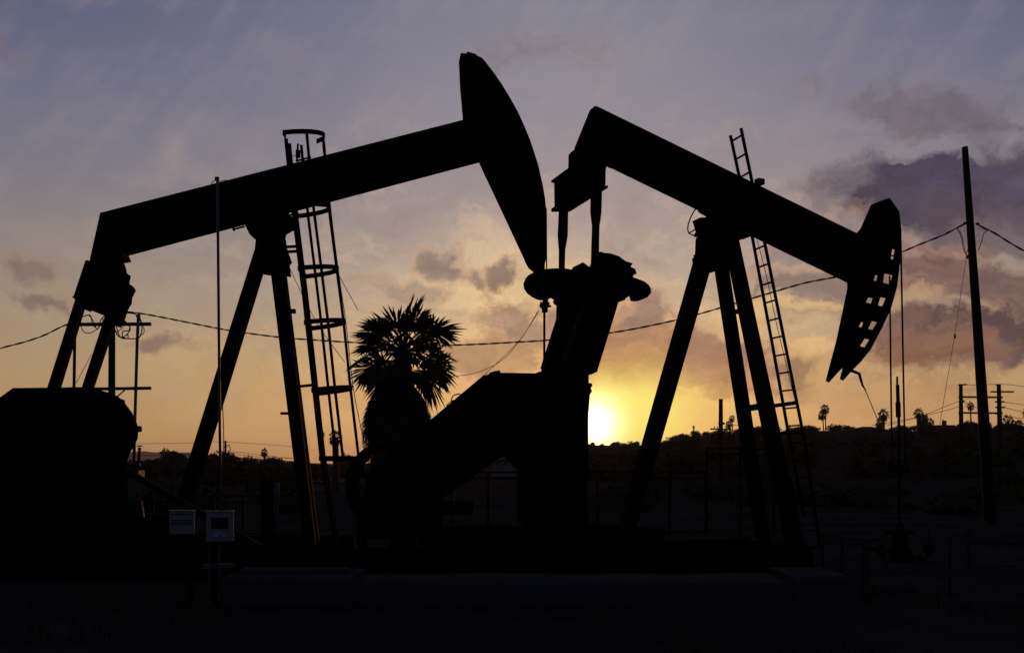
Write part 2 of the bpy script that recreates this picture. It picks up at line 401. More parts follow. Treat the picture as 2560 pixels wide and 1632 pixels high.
# ------------------------------------------------------------------ LEFT PUMP JACK (parallel to the picture)
LF = Frame(0, 18.5, 0)
LJ = empty('pump_jack', (P(700, 1400, 18.5).x, 18.5, 0), 'large pump jack on the left with its horse head raised high and a caged ladder', 'pump jack', 'pump jacks on the yard')
def ibeam(F, top, bot, h, name, parent, m):
    """top/bot: photo lines of the near top edge and the far bottom edge of an I-section"""
    t0, t1 = F.loc(*top[0], -h), F.loc(*top[1], -h); b0, b1 = F.loc(*bot[0], h), F.loc(*bot[1], h)
    web = MB(); A = [t0, t1, b1, b0]
    web.loops([F.w(t, z, -.03) for t, z in A], [F.w(t, z, .03) for t, z in A])
    o = web.build(name, m, parent)
    fl = MB()
    for p, q, s_ in ((t0, t1, -1), (b0, b1, 1)):
        for hh, th in ((h, .035),):
            A = [(p[0], p[1]), (q[0], q[1]), (q[0], q[1] + s_ * th), (p[0], p[1] + s_ * th)]
            fl.loops([F.w(t, z, -hh) for t, z in A], [F.w(t, z, hh) for t, z in A])
    fl.split('flange', m, o)
    st = MB()
    for f in (.02, .3, .52, .72, .985):
        a_ = (lerp(t0[0], t1[0], f), lerp(t0[1], t1[1], f)); c_ = (lerp(b0[0], b1[0], f), lerp(b0[1], b1[1], f))
        for s_ in (-1, 1):
            st.bar(F.w(a_[0], a_[1] - .04, s_ * h * .55), F.w(c_[0], c_[1] + .04, s_ * h * .55), .018, h * .8, up=F.c + (0,))
    st.split('stiffener', m, o)
    return o
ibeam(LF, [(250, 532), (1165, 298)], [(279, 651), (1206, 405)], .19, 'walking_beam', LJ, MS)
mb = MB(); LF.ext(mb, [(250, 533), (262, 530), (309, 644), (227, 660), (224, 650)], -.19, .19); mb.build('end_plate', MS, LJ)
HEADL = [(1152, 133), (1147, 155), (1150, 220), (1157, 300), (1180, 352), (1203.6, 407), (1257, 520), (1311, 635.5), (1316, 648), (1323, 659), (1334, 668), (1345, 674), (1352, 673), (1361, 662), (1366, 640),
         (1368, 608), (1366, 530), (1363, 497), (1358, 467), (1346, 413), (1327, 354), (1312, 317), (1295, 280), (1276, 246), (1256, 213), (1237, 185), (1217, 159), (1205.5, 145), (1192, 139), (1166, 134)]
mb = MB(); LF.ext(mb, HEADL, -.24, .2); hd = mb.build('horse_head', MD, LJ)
mb = MB(); LF.ext(mb, [(1168, 129), (1191, 136), (1190, 141), (1166, 135)], -.1, .1); mb.build('lifting_lug', MD, hd)
mb = MB(); LF.ext(mb, [(1150, 160), (1160, 158), (1170, 300), (1300, 585), (1292, 587), (1160, 303)], -.26, -.242, ref=-.25); mb.build('edge_strap', MD, hd)
# saddle and samson post
mb = MB(); LF.ext(mb, [(612, 560), (722, 533), (726, 559), (702, 573), (699, 590), (647, 588), (647, 584), (625, 587)], -.24, .24, ref=-.2); mb.build('saddle_bearing', MD, LJ)
mb = MB(); LF.ext(mb, [(646, 584), (700, 584), (703, 606), (716, 643), (710, 650), (714, 680), (676, 676), (660, 676), (634, 672), (642, 604)], -.28, .28, ref=-.2); mb.build('post_cap', MD, LJ)
mb = MB()
for a_, b_ in (((586, 573), (612, 566)), ((722, 540), (732, 535))):
    p, q = LF.at(*a_, -.21), LF.at(*b_, -.21); mb.tube([p, q], .018, 6); mb.tube([p + (p - q).normalized() * .03, p], .035, 6)
mb.split('adjusting_bolt', MD, LJ)
mb = MB(); LF.leg(mb, (638, 618), (664, 668), (424, 1300), (470, 1300), -.15, -.15, .3); mb.build('rear_leg', MS, LJ)
mb = MB(); LF.leg(mb, (675, 668), (710, 645), (766, 1410), (797, 1410), -.1, -.55, .12); mb.build('front_leg', MS, LJ)
mb = MB(); LF.leg(mb, (680, 668), (712, 645), (776, 1396), (805, 1396), .05, .55, .12); mb.build('front_leg', MS, LJ)
mb = MB()
for (x, y, w_, h_) in ((729, 778, 12, 10), (712, 1033, -12, 6)):
    p = LF.at(x, y, -.2); mb.box(p, (abs(w_) * .0074 * 1.6, .1, h_ * .0074))
mb.split('bracket', MS, LJ)
# equalizer and pitman arms
mb = MB(); LF.ext(mb, [(226, 650), (262, 655), (256, 690), (243, 722), (232, 748), (212, 770), (200, 745)], -.72, .5, ref=-.72); mb.build('equalizer', MD, LJ)
mb = MB()
for k in range(3):
    o_ = -.55 + .4 * k; p = LF.at(238, 664, -.72)
    mb.bar((p.x + .05, 18.5 + o_, p.z), (p.x - .08, 18.5 + o_, p.z - .75), .04, .3, up=(0, 1, 0))
mb.split('rib', MD, LJ)
mb = MB(); LF.ext(mb, [(285, 640), (291, 642), (299, 660), (304, 684), (298, 692), (291, 711), (272, 740), (258, 700), (268, 650)], -.1, .2); mb.build('tail_bearing', MD, LJ)
mb = MB(); LF.ext(mb, [(213, 652), (216, 650), (229, 653), (246, 662), (236, 708), (214, 775), (180, 742), (184, 739)], -.95, -.72); ua = mb.build('pitman_arm', MD, LJ)
mb = MB(); LF.leg(mb, (192, 735), (224, 735), (111, 990), (147, 990), -.93, -.93, .14); mb.build('rod', MS, ua)
mb = MB(); LF.ext(mb, [(293, 714), (300, 702), (305, 705), (307, 711), (311, 710), (313, 705), (319, 708), (328, 720), (318.5, 739), (317, 754), (308, 769), (301, 791), (290, 815), (266, 800), (286, 750)], .5, .75, ref=.5); ub = mb.build('pitman_arm', MD, LJ)
mb = MB(); LF.leg(mb, (262, 790), (296, 790), (197, 990), (229, 990), .55, .55, .14); mb.build('rod', MS, ub)
# crank side
mb = MB(); LF.ext(mb, [(-40, 1060), (60, 985), (110, 972), (180, 968), (222, 968), (250, 975), (274, 982), (292, 991), (306, 1003), (317, 1018), (327, 1031), (334, 1045), (340, 1061), (342, 1078), (341, 1095), (334, 1110), (325, 1125), (315, 1148), (311, 1177), (306, 1220), (300, 1330), (-40, 1360)], -1.15, -1.02, ref=-1.09)
cw = mb.build('counterweight', MD, LJ)
mb = MB(); p = LF.at(340, 1072, -1.08); mb.tube([p, p + Vector((.085, 0, 0))], .03, 8); mb.tube([p + Vector((.04, 0, 0)), p + Vector((.085, 0, 0))], .06, 6); mb.build('bolt', MD, cw)
mb = MB()
q = [(292, 991), (306, 1003), (317, 1018), (327, 1031), (334, 1045), (340, 1061), (342, 1078), (341, 1095), (334, 1110), (325, 1125), (315, 1148)]
pts = [LF.at(x - 3, y, -1.085) for x, y in q]
mb.tube(pts, .03, 8); mb.build('rim', MSUNLIT, cw, True)  # tube along the sun-side edge, its sunlit orange painted in the colour
mb = MB(); LF.ext(mb, [(-40, 1045), (58, 974), (240, 972), (312, 1000), (322, 1060), (300, 1140), (300, 1330), (-40, 1330)], .5, .9, ref=.9); mb.build('counterweight', MD, LJ)
mb = MB(); LF.ext(mb, [(-160, 1110), (0, 1009), (46, 972), (108, 974), (180, 985), (180, 1330), (-160, 1330)], -.45, -.1); mb.build('belt_guard', MD, LJ)
mb = MB(); LF.ext(mb, [(30, 1060), (290, 1060), (318, 1190), (330, 1400), (10, 1400)], -.6, -.25, ref=-.25); mb.build('gearbox', MD, LJ)
mb = MB(); mb.tube([LF.at(337, 1252, -.55), LF.at(352, 1405, -.55)], [.13, .17], 14); mb.build('sun_stripe_pipe', MSUNLIT, LJ, True)  # cylinder added to carry the orange stripe of sunlight beside the gearbox
mb = MB(); mb.tube([LF.at(345, 1172, -.4), LF.at(349, 1118, -.4)], .028, 8); p = LF.at(349, 1116, -.4); mb.tube([p, p + Vector((0, 0, .02))], .05, 8)
p = LF.at(322, 1172, -.4); q = LF.at(350, 1160, -.4); mb.tube([p, p + Vector((0, 0, .05)), q], .03, 8); mb.box(LF.at(330, 1185, -.4), (.35, .3, .14)); mb.build('oil_breather', MSUNLIT, LJ)
# diagonal channel beam down to the skid
mb = MB()
for dy in (0, 13):
    mb.bar(LF.at(330, 1178 + dy, -.7), LF.at(722, 1400 + dy * 1.6, -.7), .12, .02, up=(0, 0, 1))
mb.bar(LF.at(330, 1185, -.66), LF.at(722, 1410, -.66), .02, .1, up=(0, 0, 1)); mb.split('diagonal_brace', MFENCE, LJ)
# skid
mb = MB()
y0, y1 = 15.4, 20.2
for yy in (15.4, 17.2, 18.6, 20.0):
    mb.box(((P(-300, 0, 16).x + P(880, 0, 18).x) / 2 - .05 * yy, yy + .12, .2), (8.6, .24, .4))
for k in range(7): mb.box((P(-260, 0, 16).x + k * 1.3, 17.8, .22), (.24, 4.4, .36))
mb.build('skid', MD, LJ)
mb = MB(); mb.box((P(120, 0, 17).x, 17.6, .62), (3.6, 3.4, .5)); mb.build('pedestal', MD, LJ)
# caged ladder
lad = empty('ladder', LJ['_w']); lad.parent = LJ; lad.location = (0, 0, 0); lad['_w'] = LJ['_w']
YL = 17.75; railpx = [(719, 353), (738, 541), (763, 740), (787, 961), (806, 1137), (836, 1320), (851, 1412)]
def rail_at(py, dy=0):
    for (a_, b_), (c_, d_) in zip(railpx, railpx[1:]):
        if py <= d_ or d_ == 1412:
            return P(a_ + (c_ - a_) * (py - b_) / (d_ - b_), py, YL) + Vector((0, dy, 0))
for dy in (-.13, .13):
    mb = MB(); pts = [rail_at(y, dy) for _, y in railpx]
    for p, q in zip(pts, pts[1:]): mb.bar(p, q, .065, .02, up=(0, 1, 0))
    mb.build('rail', MS, lad)
z = .45; zt = rail_at(360).z
def rail_z(z, dy): return rail_at(HY - (z - CAMZ) / YL * FPX, dy)
while z < zt - .1:
    mb = MB(); mb.tube([rail_z(z, -.13), rail_z(z, .13)], .012, 6); mb.build('rung', MS, lad); z += .3
hoops = [(349, 812), (527, 826.6), (681, 846.6), (813, 864), (979, 881), (1146, 902)]
angs = [math.radians(a_) for a_ in range(-90, 91, 15)]
def hoop_pt(i, th, dz=0):
    py, xr = hoops[i]; c = rail_at(py); a_ = P(xr, py, YL).x - c.x
    return Vector((c.x + a_ * math.cos(th), YL + .36 * math.sin(th), c.z + dz + a_ * math.cos(th) * (.11 if py < 1100 else 0)))
for i in range(6):
    mb = MB(); pts = [rail_at(hoops[i][0], -.13)] + [hoop_pt(i, t) for t in (angs if i else angs[:10])] + ([rail_at(hoops[i][0], .13)] if i else [])
    for p, q in zip(pts, pts[1:]):
        n = (q - p).normalized(); w_ = Vector((n.y, -n.x, 0)) * .006
        A = [p + w_ + Vector((0, 0, -.042)), p - w_ + Vector((0, 0, -.042)), p - w_ + Vector((0, 0, .042)), p + w_ + Vector((0, 0, .042))]
        mb.loops(A, [v + (q - p) for v in A])
    mb.build('hoop', MS, lad)
for th in (75, -53, 24):
    mb = MB(); t = R(th); pts = [hoop_pt(i, t) for i in range(6)]
    for p, q in zip(pts, pts[1:]): mb.bar(p, q, .05, .012, up=(0, 1, 0))
    mb.build('cage_bar', MS, lad)
mb = MB()
for a_, b_ in (((703, 618), (743, 616)), ((711, 630), (744, 628)), ((744, 966), (784, 962))): mb.bar(LF.at(*a_, -.3), P(b_[0], b_[1], YL), .05, .045)
mb.split('bracket', MS, lad)
mb = MB(); mb.tube(curve_px([(812, 355), (828, 530), (848, 690), (866, 815), (884, 975), (911, 1108)], YL), .007, 4); mb.tube(curve_px([(713, 645), (757, 740), (800, 820), (862, 905)], YL + .3), .006, 4)
mb.tube(curve_px([(848, 690), (895, 775)], YL + .2), .006, 4); mb.split('safety_cable', MWIRE, lad)
# device on the beam
mb = MB(); p = LF.at(745, 386, 0); mb.tube([LF.at(742, 405, 0), LF.at(745, 360, 0)], .02, 6); mb.tube([p - Vector((0, 0, .06)), p + Vector((0, 0, .07))], .045, 8)
mb.tube(curve_px([(742, 388), (732, 391), (724, 402)], 18.5), .006, 4); mb.bar(LF.at(740, 403, 0), LF.at(778, 393, 0), .05, .02); mb.build('sensor', MD, LJ)
# bridle
BX = 18.5
mb = MB()
for x in (1361.5, 1367.5): mb.tube([P(x - 2, 520 if x > 1365 else 640, BX), P(x - 1, 660, BX), P(x, 752, BX)], .014, 6)
mb.split('bridle_cable', MWIRE, LJ)
mb = MB(); p = P(1362, 762, BX); mb.box(p, (.17, .2, .07)); mb.box(p + Vector((.01, 0, .07)), (.1, .12, .06)); mb.tube([p - Vector((0, 0, .03)), p - Vector((0, 0, .14))], .055, 8); mb.tube([p + Vector((-.06, 0, -.05)), p + Vector((.12, 0, -.02))], .02, 6)
mb.tube([p + Vector((-.07, -.05, .06)), p + Vector((-.1, -.05, -.03)), p + Vector((-.04, -.05, -.1))], .008, 5); mb.build('carrier_bar', MD, LJ)
mb = MB(); mb.tube([P(1361, 750, BX), P(1360.5, 950, BX), P(1360, 1404, BX)], .022, 8); mb.build('polished_rod', MD, LJ)
mb = MB(); mb.tube(curve_px([(1346, 775), (1310, 836), (1270, 880), (1211, 937)], BX, 17.2), .006, 4); mb.tube(curve_px([(1347, 778), (1300, 850), (1255, 900), (1190, 932), (1110, 942)], BX, 19), .006, 4); mb.split('load_cell_cable', MWIRE, LJ)

# ------------------------------------------------------------------ RIGHT PUMP JACK (turned away to the right)
RF = Frame(1.41, 17, R(20))
RJ = empty('pump_jack', RF.w(2, 0, 0), 'large pump jack on the right with its slotted horse head down and its crank up', 'pump jack', 'pump jacks on the yard')
ibeam(RF, [(1493, 266), (2165, 594)], [(1515, 415), (2124, 710)], .19, 'walking_beam', RJ, MS)
mb = MB(); RF.ext(mb, [(1512, 280), (1490, 265), (1486, 266), (1447, 362), (1450, 400), (1500, 440), (1516, 422), (1512, 350)], -.186, .0); RF.ext(mb, [(1490, 268), (1530, 290), (1530, 418), (1516, 410), (1480, 400)], -.182, -.1); mb.build('end_plate', MS, RJ)
H1 = [(2223, 496), (2247, 530), (2252, 577), (2252, 610), (2249, 655), (2241, 718), (2226, 772), (2204, 819), (2175, 874), (2150, 905), (2128, 927), (2107, 951), (2100, 947), (2128, 840), (2155, 712), (2153, 640), (2160, 590), (2188, 560), (2214, 500)]
def slot(cx_, cy_, w_, h_, tilt=0):
    out = []
    for dx, dy in ((-1, -1), (1, -1), (1, 1), (-1, 1)):
        x = dx * w_ / 2; y = dy * h_ / 2
        out.append((cx_ + x + dy * -tilt * h_ / 2, cy_ + y + dx * w_ * .12))
    return out
HN = [slot(2231, 636, 8, 26, .15), slot(2207, 695, 42, 23, .3), slot(2189, 751, 42, 21, .45), slot(2169, 811, 36, 20, .55), slot(2161, 857, 13, 20, .6)]
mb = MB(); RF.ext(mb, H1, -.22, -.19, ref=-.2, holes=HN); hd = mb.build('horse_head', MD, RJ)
HFAR = [[(x - 12, y) for x, y in h] for h in HN[1:4]]
mb = MB(); RF.ext(mb, H1, .19, .22, ref=-.2, holes=[[(2206, 674), (2231, 678), (2226, 706), (2200, 700)], [(2190, 732), (2219, 736), (2211, 762), (2184, 756)], [(2172, 794), (2195, 798), (2188, 820), (2166, 814)]]); mb.build('side_plate', MD, hd)
mb = MB()
q = [RF.loc(x, y, -.2) for x, y in H1]
def strip(idx, th=.025):
    for i, j in zip(idx, idx[1:]):
        a_, b_ = q[i], q[j]; mb.bar(RF.w(a_[0], a_[1], 0), RF.w(b_[0], b_[1], 0), .38, th, up=(0, 0, 1)) if abs(a_[0] - b_[0]) > abs(a_[1] - b_[1]) else mb.loops(
            [RF.w(a_[0] - th / 2, a_[1], -.19), RF.w(a_[0] + th / 2, a_[1], -.19), RF.w(b_[0] + th / 2, b_[1], -.19), RF.w(b_[0] - th / 2, b_[1], -.19)],
            [RF.w(a_[0] - th / 2, a_[1], .19), RF.w(a_[0] + th / 2, a_[1], .19), RF.w(b_[0] + th / 2, b_[1], .19), RF.w(b_[0] - th / 2, b_[1], .19)])
strip([18, 0, 1, 2]); strip([12 + 1, 14, 15, 16, 17, 18])
mb.build('back_plate', MD, hd)
mb = MB()
for (x0, y0_, x1, y1_) in ((2200, 665, 2240, 672), (2185, 722, 2232, 730), (2165, 780, 2212, 790), (2150, 832, 2190, 842)):
    a_, b_ = RF.loc(x0 - 10, y0_, -.2), RF.loc(x1, y1_, -.2)
    A = [(a_[0], a_[1]), (b_[0], b_[1]), (b_[0], b_[1] - .03), (a_[0], a_[1] - .03)]
    mb.loops([RF.w(t, z, -.19) for t, z in A], [RF.w(t, z, -.02) for t, z in A])
mb.split('rib', MD, hd)
mb = MB(); mb.tube([RF.at(2128, 926, -.1), RF.at(2148, 934, -.1), RF.at(2156, 962, -.1), RF.at(2165, 977, -.1)], [.03, .03, .02, .01], 6); mb.tube(curve_px([(2163, 975), (2180, 1015), (2193, 1046)], 19), .008, 4); mb.build('latch_cable', MD, hd)
# saddle, post
mb = MB(); RF.ext(mb, [(1750, 528), (1770, 540), (1774, 552), (1786, 575), (1830, 600), (1856, 588), (1886, 590), (1900, 560), (1880, 540), (1800, 505), (1750, 500)], -.22, .22, ref=.15); mb.build('saddle_bearing', MD, RJ)
mb = MB(); RF.ext(mb, [(1750, 544), (1766, 543), (1770, 552), (1800, 560), (1835, 570), (1840, 590), (1862, 583), (1880, 590), (1862, 594), (1845, 602), (1848, 625), (1840, 660), (1782, 680), (1750, 650), (1749, 640), (1756, 632), (1758, 590), (1762, 585)], -.12, .14); mb.build('post_cap', MD, RJ)
mb = MB(); RF.ext(mb, [(1746, 592), (1775, 588), (1775, 618), (1744, 628)], -.2, -.125); RF.ext(mb, [(1738, 636), (1780, 630), (1780, 640), (1744, 646)], -.2, -.125); mb.tube(curve_px([(1757, 506), (1735, 528), (1721, 560), (1722, 582), (1740, 590)], 17.5), .012, 5); mb.tube(curve_px([(1722, 583), (1738, 574), (1752, 562)], 17.5), .012, 5); mb.tube(curve_px([(1741, 583), (1738, 592)], 17.5), .03, 5); mb.build('grease_line', MD, RJ)
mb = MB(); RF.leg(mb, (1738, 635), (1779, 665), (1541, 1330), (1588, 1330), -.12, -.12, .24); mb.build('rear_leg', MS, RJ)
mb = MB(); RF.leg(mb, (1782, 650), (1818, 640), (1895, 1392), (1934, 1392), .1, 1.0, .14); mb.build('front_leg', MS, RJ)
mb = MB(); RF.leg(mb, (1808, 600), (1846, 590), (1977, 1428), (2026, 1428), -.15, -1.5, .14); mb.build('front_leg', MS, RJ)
def on_leg(px, py, f, o0, o1): return RF.at(px, py, lerp(o0, o1, f))
mb = MB()
for (a_, b_, f, w_) in (((1834, 781), (1850, 777), .22, .08), ((1866, 1021), (1904, 1015), .5, .11), ((1875, 1083), (1918, 1079), .58, .09)):
    mb.bar(on_leg(*a_, f, .1, 1.0), on_leg(*b_, f, -.15, -1.5), .05, w_)
mb.split('cross_brace', MS, RJ)
# equalizer + pitmans
nE = [(1470, 396), (1518, 404), (1516, 464), (1471, 470)]
mb = MB(); RF.ext(mb, [(1474, 390), (1515, 398), (1514, 462), (1475, 462)], -.78, .72, ref=-.78); eq = mb.build('equalizer', MD, RJ)
mb = MB(); RF.ext(mb, [(1470, 461), (1520, 464), (1520, 470), (1470, 470)], -.8, .76, ref=-.8); RF.ext(mb, [(1470, 384), (1519, 393), (1519, 398), (1470, 390)], -.8, .76, ref=-.8); mb.build('flange', MD, eq)
mb = MB(); RF.ext(mb, [(1426, 440), (1427, 384), (1431, 378), (1440, 378), (1465, 400), (1480, 440), (1450, 470)], .1, .3, ref=.2); mb.build('tail_bearing', MD, RJ)
def pitman(tx0, tx1, ty, m0, m1, my, by0, by1, by, off, n0, n1, ny):
    mb = MB(); RF.leg(mb, (tx0, ty), (tx1, ty), (m0, my), (m1, my), off, off, .2); o = mb.build('pitman_arm', MD, RJ)
    mb = MB(); RF.leg(mb, (m0, my), (m1, my), (n0, ny), (n1, ny), off + .002, off + .03, .17); RF.leg(mb, (n0 + 1, ny - 1), (n1 - 1, ny - 1), (by0, by), (by1, by), off + .03, off + .03, .14); mb.build('rod', MS, o)
pitman(1477, 1505.5, 470, 1475.5, 1504, 530, 1475, 1496, 720, -.88, 1479, 1500, 561)
pitman(1397, 1421, 520, 1394, 1419.5, 589, 1396, 1411, 720, .62, 1396, 1414.5, 620)
# cranks and counterweights
mb = MB(); RF.ext(mb, [(1395, 920), (1408, 937), (1478, 936), (1493, 929), (1547, 754), (1550, 690), (1500, 650), (1478, 690), (1440, 800)], -.97, -.6, holes=[[(1458, 878), (1463, 883), (1464, 890), (1459, 888)]]); mb.build('crank_arm', MD, RJ)
CWN = [(1490, 640), (1496, 630), (1503, 629), (1510, 632), (1525, 633), (1538, 637), (1549, 641), (1558, 648), (1565, 653), (1582, 658), (1577, 667), (1588, 672), (1592, 684), (1584, 688), (1583, 693), (1600, 699), (1612, 704), (1622, 712), (1628, 722), (1628, 732), (1619, 743), (1606, 749), (1594, 751), (1584, 749), (1583, 740), (1578, 734), (1573, 733), (1573, 740), (1565, 745), (1562, 750), (1552, 753), (1500, 766), (1465, 750), (1476, 690)]
mb = MB(); RF.ext(mb, CWN, -1.1, -.98, ref=-1.1, holes=[[(1588, 712), (1591, 713), (1592, 718), (1589, 716)]]); mb.build('counterweight', MD, RJ)
mb = MB(); RF.ext(mb, [(1351, 919), (1358, 940), (1450, 940), (1475, 700), (1432, 668), (1391, 745), (1390, 797)], .5, .95, ref=.95); mb.build('crank_arm', MD, RJ)
CWF = [(1314, 695), (1322, 687), (1335, 681), (1350, 677), (1369, 675), (1390, 674), (1408, 675), (1430, 679), (1432, 672), (1436, 667), (1440, 670), (1446, 668), (1455, 668), (1466, 672), (1476, 680), (1478, 720), (1470, 770), (1400, 772), (1390, 764), (1384, 760), (1382, 752), (1388, 752), (1376, 745), (1366, 750), (1351, 751), (1340, 748), (1330, 743), (1318, 734), (1310, 722), (1308, 710)]
mb = MB(); RF.ext(mb, CWF, .96, 1.1, ref=1.1, holes=[[(1335, 705), (1338, 705), (1339, 708), (1336, 709)]]); mb.build('counterweight', MD, RJ)
mb = MB()
for a_, b_, o_ in (((1399, 770), (1358, 918), .49), ((1478, 700), (1408, 900), -.98), ((1482, 704), (1415, 900), -.98)): mb.tube([RF.at(*a_, o_), RF.at(*b_, o_)], .009, 5)
mb.split('grease_tube', MG, RJ)
mb = MB(); RF.ext(mb, [(1358, 930), (1400, 915), (1472, 930), (1472, 957), (1480, 958), (1481, 966), (1477, 968), (1480, 978), (1475, 986), (1471, 1040), (1471, 1200), (1358, 1200)], -.45, .45); mb.build('gearbox', MD, RJ)
mb = MB(); RF.ext(mb, [(1360, 1190), (1469, 1190), (1474, 1420), (1360, 1420)], -.42, .42, ref=-.45); mb.build('pedestal', MD, RJ)
BG = [(1211, 938), (1222, 937), (1224, 931), (1237, 929), (1238, 935), (1357, 937), (1357, 1305), (1292, 1305), (1292, 1172), (1257, 1138), (1235, 1145), (1156, 1203), (1080, 1255), (1030, 1262), (950, 1262), (932, 1210), (932, 1172)]
mb = MB(); RF.ext(mb, BG, -.75, -.5, ref=-.5); bgd = mb.build('belt_guard', MD, RJ)
mb = MB()
for a_, b_ in (((932, 1173), (1211, 939)),): mb.bar(RF.at(*a_, -.76), RF.at(*b_, -.76), .02, .03)
mb.tube(curve_px([(1128, 1004), (1132, 990), (1145, 985), (1158, 988)], 15.8), .01, 5); mb.tube(curve_px([(1116, 1014), (1124, 1006), (1135, 1000)], 15.8), .008, 5); mb.build('trim', MS, bgd)
mot = MB(); c = RF.loc(988, 1212, -.95)
def disc(mb, c, r0, r1, a_, b_, n=32):
    for k in range(n):
        t, u = 2 * math.pi * k / n, 2 * math.pi * (k + 1) / n
        q = [(c[0] + r * math.cos(x), c[1] + r * math.sin(x)) for r, x in ((r0, t), (r1, t), (r1, u), (r0, u))]
        mb.loops([RF.w(x, z, a_) for x, z in q], [RF.w(x, z, b_) for x, z in q])
disc(mot, c, .55, .66, -.98, -.45); disc(mot, c, .3, .36, -.98, -.5)
for k in range(5):
    t = 2 * math.pi * k / 5 + .3; mot.bar(RF.w(c[0] + .06 * math.cos(t), c[1] + .06 * math.sin(t), -.8), RF.w(c[0] + .57 * math.cos(t), c[1] + .57 * math.sin(t), -.8), .1, .06)
disc(mot, c, .01, .12, -1.0, -.4); mo = mot.build('flywheel', MD, RJ)
mb = MB(); RF.ext(mb, [(1015, 1205), (1090, 1202), (1108, 1230), (1108, 1290), (1095, 1345), (930, 1345), (925, 1230)], -.7, -.1); mb.build('motor', MD, RJ)
mb = MB()
for x in (905, 990, 1085): mb.bar(RF.at(x, 1430, -.7), RF.at(x, 1262, -.7), .14, .14); mb.bar(RF.at(x, 1415, .1), RF.at(x, 1262, .1), .14, .14)
mb.bar(RF.at(885, 1270, -.7), RF.at(1180, 1268, -.7), .1, .2); mb.bar(RF.at(885, 1270, .1), RF.at(1180, 1268, .1), .1, .2); mb.split('motor_stand', MD, RJ)
mb = MB()
t0_ = RF.loc(905, 1400, -.9)[0]; t1_ = RF.loc(2020, 1400, -.9)[0]; tm = RF.loc(1690, 1400, -.9)[0]
for o_ in (-1.0, -.35, .35, 1.0):
    for z_, hh in ((.06, .05), (.22, .26), (.375, .05)):
        A = [RF.w(t0_, z_ - hh / 2, o_ - (.13 if hh < .1 else .04)), RF.w(t0_, z_ - hh / 2, o_ + (.13 if hh < .1 else .04)), RF.w(t0_, z_ + hh / 2, o_ + (.13 if hh < .1 else .04)), RF.w(t0_, z_ + hh / 2, o_ - (.13 if hh < .1 else .04))]
        mb.loops(A, [v + Vector(RF.d + (0,)) * (t1_ - t0_) for v in A])
n = 12
for k in range(n):
    t = lerp(t0_, t1_, (k + .5) / n); mb.bar(RF.w(t, .21, -1.0), RF.w(t, .21, 1.0), .12, .22)
mb.build('skid', MD, RJ)
mb = MB()
A = [RF.w(RF.loc(1120, 1300, -.8)[0], z, o_) for z, o_ in ((.42, -.95), (.42, .95), (.74, .95), (.74, -.95))]
mb.loops(A, [v + Vector(RF.d + (0,)) * (RF.loc(1650, 1300, -.8)[0] - RF.loc(1120, 1300, -.8)[0]) for v in A]); mb.build('deck', MD, RJ)
# ladder
lad = empty('ladder', RJ['_w']); lad.parent = RJ; lad.location = (0, 0, 0); lad['_w'] = RJ['_w']
lpx = [(1826, 339), (1880, 589), (1931, 862), (1973, 1094), (2010, 1290)]; rpx = [(1852.5, 321), (1911, 604), (1963, 862), (2010, 1094), (2050, 1366)]
lp = [RF.at(*p, -.45) for p in lpx]; rp = [RF.at(*p, -.8) for p in rpx]
def onz(pl, z):
    for p, q in zip(pl, pl[1:]):
        if z >= q.z or q is pl[-1]: return p.lerp(q, (p.z - z) / (p.z - q.z))
for pl in (lp, rp):
    mb = MB()
    for p, q in zip(pl, pl[1:]): mb.bar(p, q, .05, .03, up=(0, 1, 0))
    mb.build('rail', MS, lad)
z = lp[0].z - .1
while z > .45:
    mb = MB(); mb.bar(onz(lp, z), onz(rp, z), .022, .028); mb.build('rung', MS, lad); z -= .308
mb = MB(); mb.bar(RF.at(1935, 1014, -.75), onz(rp, RF.at(1990, 1006, -.8).z), .05, .07); mb.bar(RF.at(1950, 1082, -.85), onz(rp, RF.at(2000, 1080, -.8).z), .04, .05); mb.split('bracket', MS, lad)
mb = MB(); mb.tube(curve_px([(1893, 600), (1916, 690), (1937, 790), (1958, 880), (1985, 990), (2009, 1070)], 16.6), .006, 4); mb.split('safety_cable', MWIRE, lad)
mb = MB(); p = RF.at(1899, 455, 0); mb.box(p, (.14, .12, .1), .4); mb.bar(RF.at(1892, 462, 0), RF.at(1894, 455, 0), .03, .03); mb.bar(RF.at(1886, 450, 0), p, .02, .02); mb.build('floodlight', MD, RJ)
# bridle cables to the well
for a_, b_, o_ in (((2252, 600), (2263, 1170), -.2), ((2224, 690), (2230, 1170), .2)):
    mb = MB(); mb.tube([RF.at(*a_, o_), RF.at(lerp(a_[0], b_[0], .12), lerp(a_[1], b_[1], .12), o_), RF.at(*b_, o_)], .017, 6); mb.build('bridle_cable', MWIRE, RJ)
mb = MB(); mb.bar(RF.at(2222, 1172, .2), RF.at(2272, 1172, -.2), .12, .14); mb.build('carrier_bar', MD, RJ)

